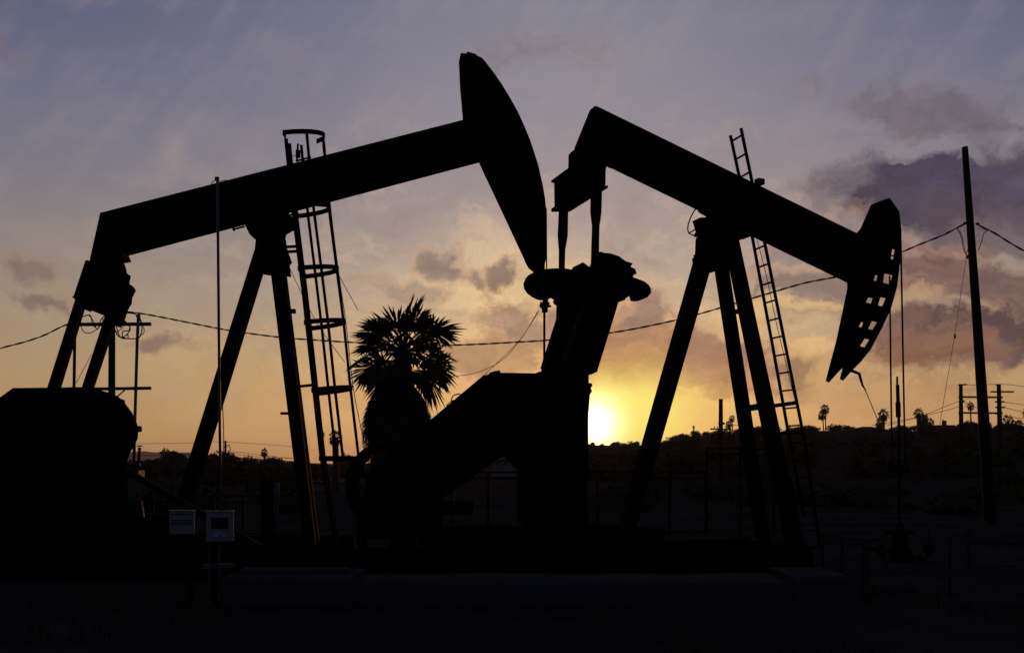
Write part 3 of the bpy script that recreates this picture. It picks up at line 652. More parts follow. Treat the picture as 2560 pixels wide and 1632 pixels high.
# wellhead
wp = RF.at(2250, 1425, 0); wy = wp.y
WH = empty('wellhead', (wp.x, wp.y, 0), 'wellhead with side valves and a tall polished rod under the slotted horse head', 'wellhead')
def W_(px, py, d=0): return P(px, py, wy + d)
mb = MB(); mb.tube([W_(2243, 941), W_(2243, 962), W_(2244, 962), W_(2245, 1003), W_(2245, 1006), W_(2246, 1042), W_(2247, 1044), W_(2249, 1340)], [.02, .02, .036, .036, .05, .05, .028, .025], 8); mb.build('polished_rod', MD, WH)
mb = MB(); z0 = 0; x, y = W_(2250, 1300).x, wy
mb.tube([(x, y, -.05), (x, y, .2), (x, y, .2), (x, y, .5)], [.2, .2, .15, .15], 14); mb.tube([(x, y, .5), (x, y, .56)], .24, 14); mb.tube([(x, y, .56), (x, y, .72)], [.1, .06], 12); mb.build('casing', MD, WH)
mb = MB(); q = [W_(2165, 1371), W_(2250, 1382)]; mb.tube(q, .045, 8)
for px, r_ in ((2172, .07), (2205, .1), (2232, .1)): p = W_(px, 1374 + (px - 2165) * .13); mb.tube([p - Vector((.03, 0, 0)), p + Vector((.03, 0, 0))], r_, 10)
p = W_(2204, 1368); mb.tube([p, p + Vector((0, 0, .06))], .06, 8); mb.tube([W_(2250, 1386), W_(2310, 1398)], .045, 8)
for px in (2275, 2300): p = W_(px, 1390 + (px - 2275) * .2); mb.tube([p - Vector((.03, 0, 0)), p + Vector((.03, 0, 0))], .085, 10)
mb.build('valve', MD, WH)
mb = MB(); c = W_(2322, 1371, -.1); mb.tube([c - Vector((0, .05, 0)), c + Vector((0, .05, 0))], .1, 16); mb.tube([c, W_(2316, 1395, -.1), W_(2311, 1430, -.1)], .022, 6); mb.build('gauge', MD, WH)
# pipe railing round the well
A_, B_, C_, D_ = P(2159, 1349, 12.6), P(2570, 1333, 13.9), P(2322, 1313, 21.2), P(2058, 1336, 14.6)
RL = empty('pipe_railing', (A_.x, A_.y, 0), 'thin pale pipe railing fencing off the wellhead on the right', 'railing')
mb = MB()
def segs(p, q, nn):
    mb.tube([p, q], .009, 6); lo = lambda v: Vector((v.x, v.y, v.z * .46)); mb.tube([lo(p), lo(q)], .008, 6)
segs(A_, B_, 2); segs(A_, D_, 2); segs(D_, C_, 2); segs(C_, B_, 2); mb.split('rail', MRAIL, RL)
for p in (A_, A_ + Vector((.06, .02, 0)), B_, C_, D_, A_.lerp(B_, .5), A_.lerp(D_, .5), C_.lerp(B_, .5), C_.lerp(D_, .5)):
    mb = MB(); mb.tube([Vector((p.x, p.y, -.03)), p], .016, 6); mb.build('post', MRAIL, RL)

# ------------------------------------------------------------------ control boxes on posts
CB = empty('control_post', (P(552, 1500, 12.4).x, 12.4, 0), 'steel post with two pipes carrying a grey control box and a tall conduit mast', 'post')
mb = MB(); mb.tube([P(544, 450, 12.4), P(547, 800, 12.4), P(550, 1100, 12.4), P(552, 1280, 12.4)], .017, 8); p = P(543, 452, 12.4); mb.tube([p, p + Vector((0, 0, .04))], .028, 8); mb.tube(curve_px([(541, 452), (534, 455), (529, 462)], 12.4), .006, 5); mb.tube(curve_px([(548, 455), (562, 450), (575, 452), (582, 450)], 12.4), .005, 5)
mb.tube(curve_px([(553, 990), (556, 1030), (558, 1100), (557, 1150), (554, 1200)], 12.38), .006, 5); mb.build('conduit_mast', MG, CB, True)
mb = MB(); mb.tube([P(527, 1345, 12.45), Vector((P(527, 0, 12.45).x, 12.45, -.05))], .012, 6); mb.tube([P(551, 1345, 12.45), Vector((P(551, 0, 12.45).x, 12.45, -.05))], .014, 6); mb.split('pipe', MG, CB)
mb = MB(); mb.box((P(540, 0, 12.5).x, 12.5, .55), (.09, .06, 1.15)); mb.build('post', MD, CB)
mb = MB(); mb.bar(P(503, 1411, 12.35), P(583, 1411, 12.35), .03, .03); mb.bar(P(503, 1419, 12.35), P(583, 1416, 12.35), .02, .012); mb.split('crossbar', MG, CB)
def enclosure(name, x0, x1, y0_, y1_, Y, label, parent=None):
    p, q = P(x0, y1_, Y), P(x1, y0_, Y); c = (p + q) / 2; w_, h_ = q.x - p.x, q.z - p.z
    r = empty(name, (c.x, Y, p.z), label, 'box') if parent is None else parent
    mb = MB(); A = []
    b = .008
    mb.box((c.x, Y + .07, c.z), (w_, .14, h_)); mb.box((c.x, Y - .004, c.z), (w_ - .02, .012, h_ - .02)); mb.box((c.x, Y + .05, q.z + .006), (w_ + .02, .15, .012))
    for s_ in (-1, 1): mb.box((q.x + .006, Y + .02, c.z + s_ * h_ * .3), (.014, .03, .03))
    return mb.build(name if parent is not None else 'enclosure', MBOX, r), r, c, w_, h_
o, _, c, w_, h_ = enclosure('control_box', 511, 577, 1279, 1353, 12.3, '', CB)
mb = MB(); mb.box((c.x, 12.285, c.z + h_ * .13), (w_ * .62, .012, h_ * .36)); mb.build('screen', MBLK, o)
mb = MB(); mb.box((c.x, 12.286, c.z - h_ * .26), (w_ * .4, .006, h_ * .16)); mb.build('sticker', mat('sticker', (.42, .42, .6), (.5, .5, .66), 3), o)
mb = MB(); mb.box((c.x + w_ * .02, 12.281, c.z - h_ * .28), (w_ * .14, .003, h_ * .03)); mb.box((c.x + w_ * .14, 12.281, c.z - h_ * .21), (w_ * .04, .003, h_ * .04)); mb.split('emblem', MBLK, o)
e2, SB, c2, w2, h2 = enclosure('sign_box', 425, 485, 1277, 1335, 12.6, 'pale square box with dark lettering and number plate left of the control post')
mb = MB(); mb.box((c2.x + .1, 12.8, .42), (.07, .05, .9)); mb.box((c2.x, 12.76, c2.z), (w2 * .8, .04, .06)); mb.build('post', MD, SB)
mb = MB(); mb.box((c2.x, 12.586, c2.z + .01), (w2 * .76, .006, h2 * .2)); pl = mb.build('number_plate', MBLK, SB)
mb = MB(); mb.box((c2.x, 12.581, c2.z + .01), (w2 * .66, .004, h2 * .13)); mb.build('plate_face', MBOX, pl)
def text(s_, x, y, z, size, m, parent, name='lettering', width=None):
    cu = bpy.data.curves.new(name, 'FONT'); cu.body = s_; cu.size = size; cu.align_x = 'CENTER'; cu.align_y = 'CENTER'; cu.extrude = .001; cu.offset = .0006
    t = bpy.data.objects.new('tmp', cu); col.objects.link(t); bpy.context.view_layer.update()
    me = bpy.data.meshes.new_from_object(t.evaluated_get(bpy.context.evaluated_depsgraph_get())); bpy.data.objects.remove(t)
    xs = [v.co.x for v in me.vertices]; k = (width / (max(xs) - min(xs))) if width else 1; w0 = Vector(parent['_w'])
    for v in me.vertices: v.co = Vector((v.co.x * k + x, y - v.co.z, v.co.y + z)) - w0
    me.materials.clear(); me.materials.append(m); o = bpy.data.objects.new(name, me); col.objects.link(o); o.parent = parent; o['_w'] = tuple(w0); return o
text("Freeport-McMoRan Oil & Gas", c2.x, 12.587, c2.z + h2 * .36, .03, MBLK, SB, width=w2 * .86)
text("LAI 1-2104", c2.x, 12.577, c2.z + .01, .034, MBLK, pl, width=w2 * .58)

CB.rotation_euler = (0, 0, R(15)); SB.rotation_euler = (0, 0, R(17))
# ------------------------------------------------------------------ utility poles and wires
def pole(x0, y0_, Y, x1, r0, r1, lbl, zb=None, m=MW, name='utility_pole', grp=None):
    top = P(x0, y0_, Y); bx = P(x1, 0, Y).x; zb = height(bx, Y) if zb is None else zb
    r = empty(name, (bx, Y, zb), lbl, 'utility pole', grp)
    mb = MB(); mb.tube([(bx, Y, zb - .3), (lerp(bx, top.x, .5), Y, lerp(zb, top.z, .5)), top], [r1, (r0 + r1) / 2, r0], 12); mb.build('pole', m, r, True)
    return r
G = 'utility poles beyond the yard'
rp_ = pole(2412, 368, 34, 2478, .10, .21, 'tall bare wooden pole leaning left on the right side, carrying the twisted cable')
mb = MB()
for x, y, s_ in ((2417, 558, -1), (2440, 560, 1)): p = P(x, y, 34); mb.tube([p, p + Vector((s_ * .1, 0, 0))], .04, 8)
mb.tube([P(2422, 640, 34), P(2417, 645, 34)], .05, 6); mb.split('insulator', MD, rp_)
mb = MB()
for d in (0, 3): mb.tube(curve_px([(2392 + d, 572), (2402 + d, 590), (2408 + d, 620), (2416 + d, 640), (2424, 644)], 34), .012, 5)
mb.tube(curve_px([(2470, 577), (2460, 582), (2455, 602), (2446, 626)], 34), .014, 5); mb.tube(curve_px([(2449, 565), (2448, 572), (2456, 574), (2466, 574)], 34), .008, 5); mb.split('drop_loop', MWIRE, rp_)
mb = MB(); mb.tube([P(2422, 605, 34), P(2415, 650, 34), P(2387, 835, 33), P(2350, 1058, 31), P(2330, 1310, 30)], .008, 4); p = P(2387, 835, 33); mb.tube([p, p + Vector((.01, 0, -.14))], .03, 6); mb.build('guy_wire', MWIRE, rp_)
lp_ = pole(280, 812, 38, 278, .12, .15, 'wooden pole behind the left counterweight with two crossarms and coiled wires', zb=0)
mb = MB(); mb.bar(P(198, 811, 37.8), P(377, 810, 37.8), .13, .12); mb.build('crossarm', MW, lp_)
mb = MB(); mb.bar(P(172, 973, 37.8), P(377, 970, 37.8), .13, .11); mb.bar(P(312, 975, 37.8), P(292, 992, 37.8), .04, .04); mb.build('crossarm', MW, lp_)
mb = MB(); mb.tube([P(187, 835, 38), P(185, 975, 38), P(184, 1180, 38)], .06, 8); mb.build('riser_pipe', MW, lp_)
mb = MB(); mb.tube([P(346, 792, 37.6), P(343, 850, 37.6), P(337, 1060, 37.6), P(334, 1180, 37.6)], .06, 8); p = P(346, 791, 37.6); mb.tube([p - Vector((.06, 0, 0)), p + Vector((.06, 0, .02))], .085, 8); mb.build('weatherhead_conduit', MG, lp_, True)
mb = MB(); rr = random.Random(3)
loops_ = [[(290, 812), (300, 792), (318, 782), (335, 783)], [(292, 806), (310, 785), (330, 783), (345, 788)], [(350, 795), (358, 815), (360, 830), (348, 842)], [(350, 797), (355, 820), (350, 840), (342, 846), (315, 846), (306, 840), (308, 828), (322, 826), (325, 815)],
          [(288, 825), (296, 840), (310, 842), (322, 830), (325, 818), (310, 800), (303, 795)], [(290, 832), (305, 820), (312, 805), (306, 796)], [(202, 815), (210, 830), (225, 832), (240, 825), (250, 815)], [(205, 792), (225, 788), (232, 810), (245, 822), (252, 800), (262, 790)],
          [(222, 788), (232, 800), (240, 820)], [(252, 815), (258, 800), (255, 795)], [(291, 815), (300, 842), (318, 846), (320, 838), (318, 835)], [(295, 800), (318, 808), (326, 812)]]
for q in loops_: mb.tube(curve_px(q, 37.7), .022 if rr.random() > .5 else .016, 4)
mb.build('wire_coil', MWIRE, lp_)
mb = MB(); mb.tube([P(229, 885, 38), P(190, 958, 38)], .012, 4); mb.build('guy_wire', MWIRE, lp_)
def twisted(pts, Y0, Y1, name, lbl, r_=.018, sp=.9):
    c = curve_px(pts, Y0, Y1, 14); mb = MB()
    L_ = [0]
    for a_, b_ in zip(c, c[1:]): L_.append(L_[-1] + (b_ - a_).length)
    for ph in (0, math.pi):
        q = []
        for i, p in enumerate(c):
            t = L_[i] / sp * 2 * math.pi + ph; q.append(p + Vector((0, math.cos(t), math.sin(t))) * r_ * .95)
        mb.tube(q, r_, 5)
    return tag(mb.build(name, MWIRE), lbl, 'cable')
twisted([(312, 779), (355, 784), (420, 796), (500, 812), (580, 827), (700, 843), (790, 850), (870, 855), (1000, 861), (1100, 863), (1200, 860), (1290, 855), (1370, 850), (1525, 832), (1640, 811), (1740, 787), (1900, 740), (2010, 708), (2100, 690), (2160, 668), (2250, 632), (2310, 607), (2360, 587), (2398, 567), (2416, 558)], 37.7, 34, 'overhead_cable', 'long twisted cable sagging across the picture between the left and right poles')
twisted([(2442, 560), (2460, 570), (2485, 582), (2520, 604), (2560, 627), (2640, 668)], 34, 33, 'overhead_cable', 'twisted cable running off to the right from the leaning pole')
twisted([(-60, 893), (0, 871), (60, 855), (110, 838), (165, 812), (203, 806)], 37, 37.8, 'overhead_cable', 'twisted cable running off to the left from the crossarm pole')
p1 = pole(1802, 997, 110, 1802, .22, .3, 'dark pole with one low crossarm standing before the hill between the right legs', grp=G)
mb = MB(); mb.bar(P(1776, 1072, 109.7), P(1829, 1073, 109.7), .14, .16); mb.build('crossarm', MW, p1)
mb = MB(); p = P(1803, 1058, 109.7); mb.tube([p - Vector((.3, 0, 0)), p + Vector((.35, 0, 0))], .14, 6); mb.tube([p - Vector((0, 0, .25)), p + Vector((0, 0, .2))], .2, 6)
for x in (1786, 1794, 1814, 1822): p = P(x, 1070, 109.7); mb.tube([p, p + Vector((0, 0, .22))], .05, 5)
mb.split('insulator', MD, p1)
mb = MB(); mb.tube(curve_px([(1810, 1060), (1850, 1064), (1900, 1071), (1960, 1076), (2060, 1077), (2140, 1074)], 110, 160), .035, 4); tag(mb.build('power_line', MWIRE), 'thin power line running right from the single crossarm pole', 'wire')
p2 = pole(2402, 960, 115, 2404, .2, .3, 'left pole of a pair joined by long crossarms on the right hillside', zb=height(P(2404, 0, 115).x, 115), grp=G)
mb = MB(); mb.bar(P(2396, 962, 114.7), P(2416, 961, 114.7), .2, .16)
for y in (992, 1031.5): mb.bar(P(2397, y, 114.7), P(2506, y + 1, 114.7), .2, .2)
mb.split('crossarm', MW, p2)
mb = MB(); p = P(2404, 1003, 114.7); mb.tube([p - Vector((.28, 0, 0)), p + Vector((.28, 0, 0))], .15, 6); mb.build('insulator', MD, p2)
p3 = pole(2497, 960, 115, 2502, .22, .32, 'right pole of a pair joined by long crossarms on the right hillside', zb=height(P(2502, 0, 115).x, 115), grp=G)
mb = MB()
for y, a_, b_ in ((962, 2490, 2500), (979, 2477, 2534), (1004, 2488, 2510), (1018, 2489, 2512)): mb.bar(P(a_, y, 114.6), P(b_, y, 114.6), .18, .17)
mb.split('crossarm', MW, p3)
mb = MB()
for q in ([(2416, 961), (2440, 962), (2490, 960)], [(2500, 960), (2530, 962), (2580, 969)], [(2506, 1004), (2570, 1013)], [(2510, 1018), (2570, 1033)], [(2408, 1004), (2450, 1022), (2510, 1040), (2570, 1047)],
          [(2396, 1003), (2360, 1017), (2318, 1034), (2270, 1047), (2215, 1058), (2180, 1063)], [(2398, 1016), (2360, 1027), (2318, 1037), (2270, 1050), (2218, 1063)]): mb.tube(curve_px(q, 115), .028, 4)
[tag(o, 'thin power line strung from the crossarm pole pair on the right hillside', 'wire', 'power lines at the pole pair') for o in mb.split('power_line', MWIRE)]
p4 = pole(564, 1101, 120, 563, .12, .16, 'slim far pole with curved lamp-like arms beside the conduit mast on the left', grp=G)
mb = MB(); mb.tube(curve_px([(563, 1119), (568, 1115), (573, 1112), (575, 1118), (576, 1127)], 120), .05, 5); mb.tube(curve_px([(563, 1119), (558, 1114)], 120), .05, 5); mb.tube(curve_px([(563, 1150), (569, 1145), (574, 1144), (574, 1156)], 120), .05, 5); mb.split('arm', MW, p4)
mb = MB()
for q in ([(300, 1109), (480, 1107), (560, 1104), (740, 1116)], [(300, 1140), (500, 1135), (575, 1128), (660, 1138), (740, 1146)], [(575, 1130), (640, 1141), (740, 1146)]): mb.tube(curve_px(q, 125), .022, 4)
[tag(o, 'hair-thin wire crossing low over the distant hills on the left', 'wire', 'wires over the distant hills') for o in mb.split('power_line', MWIRE)]
# standpipe and small vent posts in the mid distance
r = empty('standpipe', (P(690, 0, 22).x, 22, 0), 'short pale standpipe beside a dark cabinet behind the left front leg', 'pipe')
mb = MB(); mb.tube([Vector((P(690, 0, 22).x, 22, 0)), P(690, 1275, 22), P(693, 1240, 22), P(693, 1204, 22)], [.045, .045, .055, .055], 8); mb.build('pipe', MG, r, True)
mb = MB(); x0, x1 = P(655, 0, 22.5).x, P(686, 0, 22.5).x; mb.box(((x0 + x1) / 2, 22.6, .75), (x1 - x0, .4, 1.5)); mb.bar(P(650, 1213, 22.3), P(694, 1200, 22.3), .3, .03); mb.build('cabinet', MD, r)

# ------------------------------------------------------------------ mesh fence behind
def fence(x0, x1, Y, ytop, lbl, nposts, zb=0, mesh=True):
    a_, b_ = P(x0, ytop, Y), P(x1, ytop, Y); h_ = a_.z - zb
    r = empty('mesh_fence', (a_.x, Y, zb), lbl, 'fence', 'mesh fences behind the pump jacks')
    mb = MB()
    for z in (a_.z, a_.z - .16, zb + .12): mb.bar((a_.x, Y, z), (b_.x, Y, z), .05, .05)
    mb.split('rail', MFENCE, r)
    for k in range(nposts + 1):
        x = lerp(a_.x, b_.x, k / nposts); mb = MB(); mb.bar((x, Y + .06, zb - .1), (x, Y + .06, a_.z), .07, .07, up=(0, 1, 0)); mb.build('post', MFENCE, r)
    mb = MB(); x = a_.x
    while x < b_.x: mb.bar((x, Y - .03, zb + .12), (x, Y - .03, a_.z - .16), .008, .008, up=(0, 1, 0)); x += .1
    z = zb + .2
    while z < a_.z - .2: mb.bar((a_.x, Y - .036, z), (b_.x, Y - .036, z), .008, .008); z += .1
    mb.build('wire_panel', MFENCE, r)
fence(1130, 1765, 27, 1180, 'mesh fence behind the crank of the right pump jack', 7)
fence(1768, 1935, 27.5, 1121, 'taller mesh gate section behind the right front legs', 2)
fence(380, 760, 26, 1240, 'low mesh fence behind the left control boxes', 5)
mb = MB()
for (a_, b_, y, Y) in ((1475, 1600, 1312, 19.5), (1475, 1600, 1319, 19.0), (1700, 1900, 1352, 19.6), (1690, 1900, 1364, 19.2)): mb.tube([P(a_, y, Y), P(b_, y - 1, Y)], .02, 6)
[tag(o, 'thin steel flow line lying low behind the right pump jack base', 'pipe', 'flow lines behind the base') for o in mb.split('flow_line', MG)]

# ------------------------------------------------------------------ palms
def fan_crown(rng, n=46, R_=1.0, seg=22, lo=-42, droop=.5, blade=.018):
    mb = MB()
    for i in range(n):
        f = (i + .5) / n; e = R(lerp(80, lo, f ** .85) + rng.uniform(-7, 7)); a_ = i * 2.39996 + rng.uniform(-.2, .2)
        d = Vector((math.cos(a_) * math.cos(e), math.sin(a_) * math.cos(e), math.sin(e)))
        pl = rng.uniform(.42, .6) * R_ * (1 if f < .8 else .85); sidev = d.cross(Vector((0, 0, 1))).normalized() if abs(d.z) < .98 else Vector((1, 0, 0)); up = sidev.cross(d).normalized()
        p0 = Vector((0, 0, .0)); pm = p0 + d * pl * .55 + Vector((0, 0, .03 * R_)); p1 = p0 + d * pl - Vector((0, 0, .05 * R_ * (1 + f)))
        mb.tube([p0, pm, p1], [.018 * R_, .013 * R_, .009 * R_], 4, False)
        dd = (p1 - pm).normalized(); fr = rng.uniform(.42, .56) * R_
        tilt = rng.uniform(-1.25, 1.25); sv = (sidev * math.cos(tilt) + up * math.sin(tilt)).normalized(); nv_ = dd.cross(sv).normalized()
        for k in range(seg):
            th = R(lerp(-105, 105, k / (seg - 1)) + rng.uniform(-3, 3)); ln = fr * (1 - .28 * abs(th) / 1.8) * rng.uniform(.85, 1.1)
            v = dd * math.cos(th) + sv * math.sin(th) + nv_ * .12 * math.cos(th * 2)
            w_ = (nv_.cross(v)).normalized() * blade * R_
            mid = p1 + v * ln * .6 - Vector((0, 0, ln * .05)); tip = p1 + v * ln * .95 - Vector((0, 0, ln * droop * rng.uniform(.2, .75)))
            b_ = p1 + v * .02
            mb.add([b_, mid - w_, mid + w_, tip], [(0, 1, 2), (1, 3, 2)])
            w2 = nv_ * blade * R_ * .6
            mb.add([b_, mid - w2, mid + w2, tip], [(0, 1, 2), (1, 3, 2)])
    return mb
rng = random.Random(11)
pc = P(1008, 880, 35); PB = empty('fan_palm', (pc.x, 35, 0), 'large fan palm with a shaggy thatch skirt behind the sloping belt guard', 'palm tree')
cb = fan_crown(rng, 44, 2.3, 24, -42, .22, .021)
for v in cb.v: v += pc
cb.build('crown', MLF, PB)
# hanging thatch skirt
prof = [(945, .3), (962, .55), (985, .8), (1010, .98), (1040, 1.12), (1070, 1.2), (1100, 1.16), (1125, 1.02), (1160, .92), (1210, .8)]
def pr(z):
    T = [(P(0, y, 35).z, r_) for y, r_ in prof]
    for (a_, b_), (c_, d_) in zip(T, T[1:]):
        if z >= c_: return b_ + (d_ - b_) * (a_ - z) / (a_ - c_)
    return T[-1][1]
mb = MB(); cx_ = P(992, 0, 35).x
mb.tube([(cx_ + (.12 if i < 3 else 0), 35, P(0, y, 35).z) for i, (y, _) in enumerate(prof)], [r_ * .86 for _, r_ in prof], 22)
zt, zb_ = P(0, 955, 35).z, P(0, 1200, 35).z
for i in range(3600):
    z = rng.uniform(zb_, zt); a_ = rng.uniform(0, 6.283); r_ = pr(z) * rng.uniform(.82, 1.0) * (1 + .07 * math.sin(a_ * 3 + z * 2)); l = rng.uniform(.25, .6)
    p = Vector((cx_ + r_ * math.cos(a_), 35 + r_ * math.sin(a_), z)); r2 = max(r_, pr(z - l)) * rng.uniform(.95, 1.1)
    q = Vector((cx_ + r2 * math.cos(a_ + rng.uniform(-.12, .12)), 35 + r2 * math.sin(a_), z - l)); s_ = Vector((-math.sin(a_), math.cos(a_), 0)) * .035
    mb.add([p - s_, p + s_, q], [(0, 1, 2)]); mb.add([p - Vector((0, 0, .03)), p + Vector((0, 0, .05)), q], [(0, 1, 2)])
mb.build('thatch_skirt', MTH, PB)
mb = MB(); mb.tube([(cx_, 35, -.2), (cx_, 35, 2.5), (pc.x, 35, pc.z)], [.5, .4, .3], 12); mb.build('trunk', MTR, PB)
# distant palms share a few crown meshes
protos = [fan_crown(random.Random(20 + k), 26, 1.0, 9, -60, .4, .05) for k in range(3)]
def mesh_of(mb, name, m):
    me = bpy.data.meshes.new(name); me.from_pydata(mb.v, [], mb.f); me.materials.append(m); return me
pm_ = [mesh_of(p, 'crown', MLF) for p in protos]
def far_palm(i, px, py, rpx, Y, lbl, bpx=None, skirt=True, thin=.16, bpy_=None):
    c = P(px, py, Y); bx = P(bpx or px, 0, Y).x; zb = height(bx, Y) if bpy_ is None else P(0, bpy_, Y).z; rr = rpx / FPX * Y
    r = empty('fan_palm', (bx, Y, zb), lbl, 'palm tree', 'palms on the skyline')
    o = bpy.data.objects.new('crown', pm_[i % 3]); col.objects.link(o); o.parent = r; o.location = c - Vector((bx, Y, zb)); o.scale = (rr * 1.05, rr * 1.05, rr * 1.35); o.rotation_euler = (0, 0, i * 1.3)
    mb = MB(); mb.tube([(bx, Y, zb - .5), (lerp(bx, c.x, .6) + rr * .05, Y, lerp(zb, c.z, .5)), c], [thin * 1.3, thin, thin], 6); mb.build('trunk', MTR, r)
    if skirt:
        mb = MB(); rg = random.Random(i)
        for k in range(90):
            a_ = rg.uniform(0, 6.28); t = rg.uniform(0, 1); r_ = rr * (.32 - .12 * t); p = c + Vector((math.cos(a_) * r_, math.sin(a_) * r_, -t * rr * .7)); s_ = Vector((-math.sin(a_), math.cos(a_), 0)) * rr * .08
            mb.add([p - s_, p + s_, p + Vector((0, 0, -rr * .45))], [(0, 1, 2)])
        mb.build('thatch_skirt', MTH, r)
far_palm(0, 2056, 1036, 13, 290, 'lower and left of two tall slender palms on the ridge right of the ladder', 2060)
far_palm(1, 2062, 1022, 13, 300, 'taller and right of two tall slender palms on the ridge right of the ladder', 2065)
far_palm(2, 2209, 1036, 16, 260, 'round-headed palm beside the house under the lowered horse head', 2208, thin=.3)
far_palm(3, 2200, 1056, 14, 255, 'short bushy palm hugging the base of the round-headed palm', 2200, thin=.3)
far_palm(4, 2297, 1033, 15, 260, 'palm rising out of the dark tree clump right of the wellhead rod', 2297, thin=.3)
far_palm(5, 2325, 1056, 13, 262, 'low drooping palm at the right edge of the dark tree clump', 2324, skirt=False, thin=.3)
far_palm(6, 2426, 1014, 11, 300, 'small thin palm between the paired poles and the leaning pole', 2427, thin=.2)
far_palm(7, 2520, 1052, 17, 240, 'spreading palm on the ridge right of the paired poles', 2521, skirt=False, thin=.3)
far_palm(8, 2545, 1064, 16, 240, 'drooping palm at the far right of the ridge', 2546, skirt=False, thin=.3)
far_palm(9, 2568, 1030, 13, 260, 'palm cut off by the right edge of the picture', 2568, thin=.2)
far_palm(10, 1830, 1046, 9, 300, 'higher of two small palms left of the far front leg', 1833, thin=.15)
far_palm(11, 1822, 1061, 10, 300, 'lower of two small palms left of the far front leg', 1826, thin=.15)
far_palm(12, 1826, 1090, 12, 280, 'squat palm on the hill foot of the far front leg', 1826, thin=.3)
far_palm(13, 1734, 1067, 4, 320, 'tiny lone palm above the tree knoll between the rear leg and the single pole', 1735, thin=.12)
far_palm(14, 435, 1139, 14, 130, 'palm standing before the hazy hills on the far left', 435, skirt=False, thin=.2)
far_palm(15, 661, 1130, 11, 170, 'small round palm head above the domed tree near the left front leg', 662, thin=.2)
far_palm(16, 838, 1092, 20, 90, 'shaggy palm seen through the bars of the ladder cage', 840, thin=.3)
far_palm(17, 805, 1085, 9, 120, 'small palm half hidden by the ladder rail', 805, thin=.2)
far_palm(18, 1972, 1075, 12, 290, 'scruffy palm just behind the foot of the ladder', 1972, skirt=False)
far_palm(19, 2018, 1074, 13, 290, 'wind-blown palm just right of the ladder foot', 2018, skirt=False)

# ------------------------------------------------------------------ trees and bushes
def leaf_cloud(seed, n, lobes, sz):
    rg = random.Random(seed); L_ = [(Vector((rg.uniform(-.55, .55), rg.uniform(-.5, .5), rg.uniform(.3, .75))), rg.uniform(.28, .48)) for _ in range(lobes)] + [(Vector((0, 0, .42)), .48)]
    mb = MB()
    for i in range(n):
        c, r_ = rg.choice(L_); d = Vector((rg.gauss(0, 1), rg.gauss(0, 1), rg.gauss(0, 1))).normalized(); p = c + d * r_ * (rg.random() ** .35)
        if p.z < 0: p.z = rg.uniform(0, .1)
        a_ = Vector((rg.gauss(0, 1), rg.gauss(0, 1), rg.gauss(0, 1))).normalized(); b_ = a_.cross(d).normalized(); s_ = sz * rg.uniform(.6, 1.5)
        mb.add([p - a_ * s_, p + b_ * s_ * .5, p + a_ * s_, p - b_ * s_ * .5], [(0, 1, 2, 3)])
    return mb
tm_ = [mesh_of(leaf_cloud(50 + k, 1000, 6, .085), 'crown', MLV) for k in range(5)]
trm = MB(); trm.tube([(0, 0, -.3), (0, 0, .5)], [.05, .03], 6)
for t in (.5, 2.6, 4.4): trm.tube([(0, 0, .2), (.22 * math.cos(t), .22 * math.sin(t), .55)], [.025, .01], 5)
trm = mesh_of(trm, 'trunk', MTR)
tcount = [0]
def tree(px, ytop, wpx, Y, lbl, name='tree', grp='trees on the skyline', hk=None, ybase=None):
    c = P(px, ytop, Y); zb = height(c.x, Y) - .2 if ybase is None else P(px, ybase, Y).z; w_ = wpx / FPX * Y; h_ = max(c.z - zb, w_ * .35)
    r = empty(name, (c.x, Y, zb), lbl, 'tree' if name == 'tree' else 'bush', grp); i = tcount[0]; tcount[0] += 1
    o = bpy.data.objects.new('crown', tm_[i % 5]); col.objects.link(o); o.parent = r; o.scale = (w_ * .55, w_ * .55, h_ * (1.0 if name == 'tree' else .9)); o.rotation_euler = (0, 0, i * 1.7)
    o = bpy.data.objects.new('trunk', trm); col.objects.link(o); o.parent = r; o.scale = (w_ * .5, w_ * .5, h_)
    return r
LT = 'dark tree in the wooded band below the hazy hills at the left'
for px, yt, w_, Y in [(350, 1160, 60, 160), (385, 1158, 50, 170), (410, 1152, 40, 180), (455, 1150, 60, 180), (500, 1158, 60, 160), (540, 1154, 50, 150), (585, 1158, 56, 160), (600, 1158, 40, 190), (720, 1150, 60, 170), (756, 1152, 60, 170), (782, 1146, 46, 150), (890, 1142, 70, 160), (860, 1150, 60, 150)]:
    tree(px, yt + 12, w_, Y, LT, grp='trees below the hazy hills')
tree(640, 1140, 62, 175, 'flat-topped dark tree left of the domed tree near the left front leg', grp=None)
tree(672, 1144, 58, 172, 'dome-shaped dark tree below the small round palm head', grp=None)
tree(612, 1151, 20, 190, 'leftmost of two small round trees by the slim far pole', grp=None); tree(598, 1154, 16, 190, 'rightmost of two small trees by the slim far pole', grp=None) if False else None
RT = 'dark tree on the ridge line right of the setting sun'
for px, yt, w_, Y in [(1480, 1106, 30, 290), (1510, 1109, 22, 300), (1535, 1103, 40, 290), (1560, 1107, 40, 300), (1590, 1105, 40, 290), (1620, 1103, 40, 300), (1655, 1101, 36, 290), (1680, 1101, 34, 300), (1704, 1092, 44, 285), (1770, 1090, 50, 290), (1800, 1094, 50, 290), (1850, 1092, 60, 290)]:
    tree(px, yt, w_, Y, RT, grp='trees on the ridge by the sun')
tree(1742, 1075, 34, 285, 'round dark tree on the knoll left of the single crossarm pole', grp=None)
tree(1762, 1079, 32, 288, 'lower round dark tree right of the one on the knoll', grp=None)
tree(1787, 1086, 12, 292, 'small sparse tree just left of the single crossarm pole', grp=None)
HT = 'dark tree on the hillside at the right'
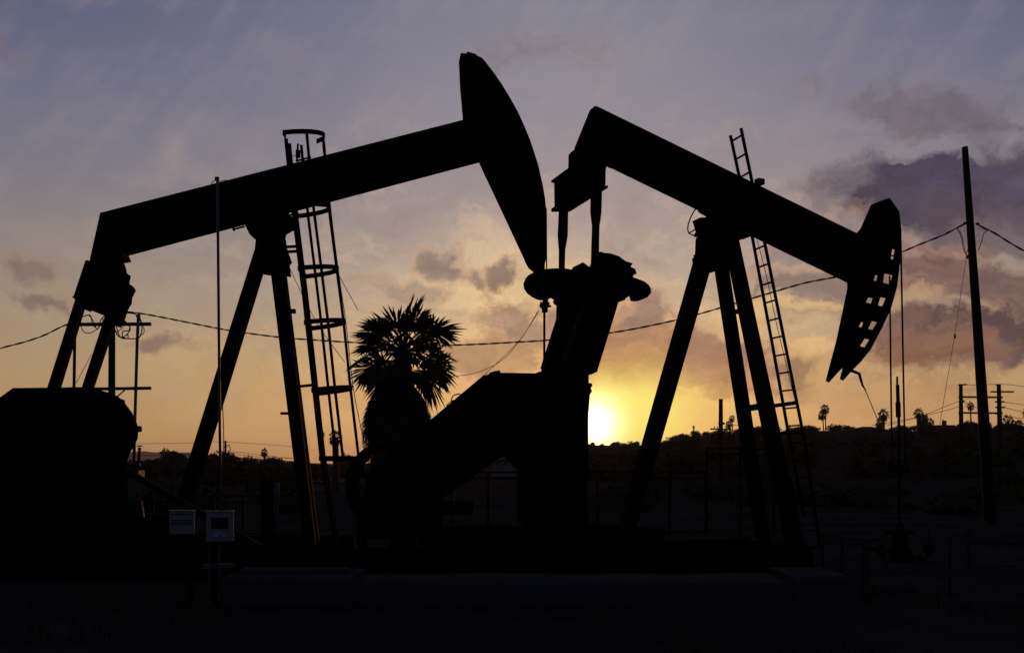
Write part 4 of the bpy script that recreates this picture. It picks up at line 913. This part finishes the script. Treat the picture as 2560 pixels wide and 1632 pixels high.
for px, yt, w_, Y in [(1900, 1086, 60, 285), (1940, 1084, 60, 285), (1985, 1084, 60, 285), (2030, 1085, 60, 285), (2095, 1066, 60, 280), (2120, 1068, 50, 275), (2240, 1068, 50, 270), (2265, 1078, 40, 270), (2285, 1064, 50, 262), (2300, 1040, 30, 262), (2312, 1036, 26, 262), (2318, 1055, 40, 260),
                     (2400, 1062, 36, 262), (2416, 1054, 40, 255), (2430, 1050, 34, 255), (2456, 1052, 40, 255), (2470, 1058, 50, 250), (2500, 1056, 60, 250), (2540, 1062, 60, 250), (2580, 1060, 60, 250), (2620, 1058, 60, 250)]:
    tree(px, yt, w_, Y, HT, grp='trees on the right hillside')
tree(2356, 1049, 10, 270, 'slim pointed conifer on the ridge left of the paired poles', grp=None)
rg = random.Random(5)
for k in range(70):
    px = rg.uniform(1480, 2620) if k % 3 else rg.uniform(340, 900); Y = rg.uniform(95, 230); x = P(px, 0, Y).x; zb = height(x, Y)
    pyb = HY - (zb - CAMZ) / Y * FPX; h_ = rg.uniform(1.5, 4.5)
    tree(px, pyb - h_ / Y * FPX, rg.uniform(3, 9) / Y * FPX, Y, 'dark scrubby bush dotted over the lower slope', name='bush', grp='bushes on the slopes')

for k in range(60):
    Y = rg.uniform(42, 92); px = rg.uniform(360, 900) if k % 4 == 0 else rg.uniform(1480, 2640); x = P(px, 0, Y).x; zb = height(x, Y)
    pyb = HY - (zb - CAMZ) / Y * FPX; h_ = rg.uniform(.35, 1.3)
    tree(px, pyb - h_ / Y * FPX, rg.uniform(1.0, 4.5) / Y * FPX, Y, 'low scrub clump on the flat ground beyond the mesh fence', name='bush', grp='scrub clumps on the flat ground')
# ------------------------------------------------------------------ houses
def house(x0, x1, ytop, ybase, Y, lbl, nw=4, hip=True, dep=9, chim=False):
    a_, b_ = P(x0, ybase, Y), P(x1, ybase, Y); zt_ = P(0, ytop, Y).z; zw = lerp(a_.z, zt_, .6); zb = a_.z - 4; w_ = b_.x - a_.x
    r = empty('house', ((a_.x + b_.x) / 2, Y, zb), lbl, 'house', 'houses on the hillside')
    mb = MB(); mb.box(((a_.x + b_.x) / 2, Y + dep / 2, (zb + zw) / 2), (w_, dep, zw - zb)); mb.build('wall', MWALL, r)
    mb = MB(); e = .6; ins = dep * .5 if hip else 0
    vs = [(a_.x - e, Y - e, zw), (b_.x + e, Y - e, zw), (b_.x + e, Y + dep + e, zw), (a_.x - e, Y + dep + e, zw), (a_.x + ins - (0 if hip else e), Y + dep / 2, zt_), (b_.x - ins + (0 if hip else e), Y + dep / 2, zt_)]
    mb.add(vs, [(0, 1, 5, 4), (2, 3, 4, 5), (1, 2, 5), (3, 0, 4), (0, 3, 2, 1)]); rf = mb.build('roof', MROOF, r)
    if chim: mb = MB(); mb.box((lerp(a_.x, b_.x, .7), Y + dep / 2, zt_ + .4), (.9, .9, 1.6)); mb.build('chimney', MWALL, rf)
    for k in range(nw):
        x = lerp(a_.x, b_.x, (k + .5) / nw); mb = MB(); hh = (zw - a_.z) * .5
        mb.box((x, Y - .03, a_.z + (zw - a_.z) * .5), (w_ / nw * .45, .1, hh)); wn = mb.build('window', MGL, r)
        mb = MB()
        for s_ in (-1, 1): mb.box((x + s_ * w_ / nw * .24, Y - .06, a_.z + (zw - a_.z) * .5), (.14, .14, hh + .3))
        mb.box((x, Y - .07, a_.z + (zw - a_.z) * .5 + hh / 2 + .08), (w_ / nw * .5, .16, .14)); mb.split('frame', MWALL, wn)
house(2128, 2235, 1064, 1096, 262, 'long hip-roofed house on the ridge below the lowered horse head', 5)
house(2330, 2400, 1060, 1098, 266, 'gabled house between the tree clump and the paired poles', 3, False, chim=True)
house(1878, 1925, 1094, 1112, 265, 'small house visible between the two right front legs', 2, False)
house(2505, 2600, 1072, 1104, 240, 'pale flat-fronted house behind the paired poles at the right edge', 3)
house(2412, 2470, 1090, 1118, 225, 'pale house low on the slope beside the leaning pole', 3, False)
house(1985, 2090, 1100, 1116, 250, 'long low house on the slope right of the ladder', 4)
house(1630, 1700, 1158, 1176, 150, 'low dark-roofed house in the valley right of the rear leg', 3)
house(1230, 1300, 1138, 1165, 130, 'peaked-roof house seen through the gap under the belt guard', 3, False, chim=True)
house(760, 900, 1196, 1215, 95, 'low pale building behind the cage ladder', 4)
house(2240, 2300, 1076, 1094, 272, 'small gabled house between the long ridge house and the tree clump', 2, False)
house(2000, 2070, 1084, 1100, 284, 'low hip-roofed house on the ridge beneath the two slender palms', 3)
house(1940, 1985, 1086, 1100, 286, 'small gabled house on the ridge right of the near front leg', 2, False, chim=True)
house(2350, 2440, 1108, 1128, 205, 'wide pale house halfway down the slope left of the leaning pole', 4)
house(2180, 2280, 1128, 1146, 190, 'low house on the slope behind the wellhead rod', 3)

# ------------------------------------------------------------------ evening haze
mb = MB(); mb.box((0, 0, 80), (15400, 15400, 200))
hz = mb.build('haze', MS); hz.data.materials.clear()
m = bpy.data.materials.new('haze'); m.use_nodes = True; t = m.node_tree; t.nodes.clear()
v = t.nodes.new('ShaderNodeVolumePrincipled'); v.inputs['Color'].default_value = (.9, .72, .66, 1); v.inputs['Density'].default_value = .00007; v.inputs['Anisotropy'].default_value = .6
t.links.new(v.outputs[0], t.nodes.new('ShaderNodeOutputMaterial').inputs['Volume']); hz.data.materials.append(m)
tag(hz, 'thin evening haze in the air over the whole view', 'haze', kind='stuff')
for o in bpy.data.objects:
    if '_w' in o: del o['_w']
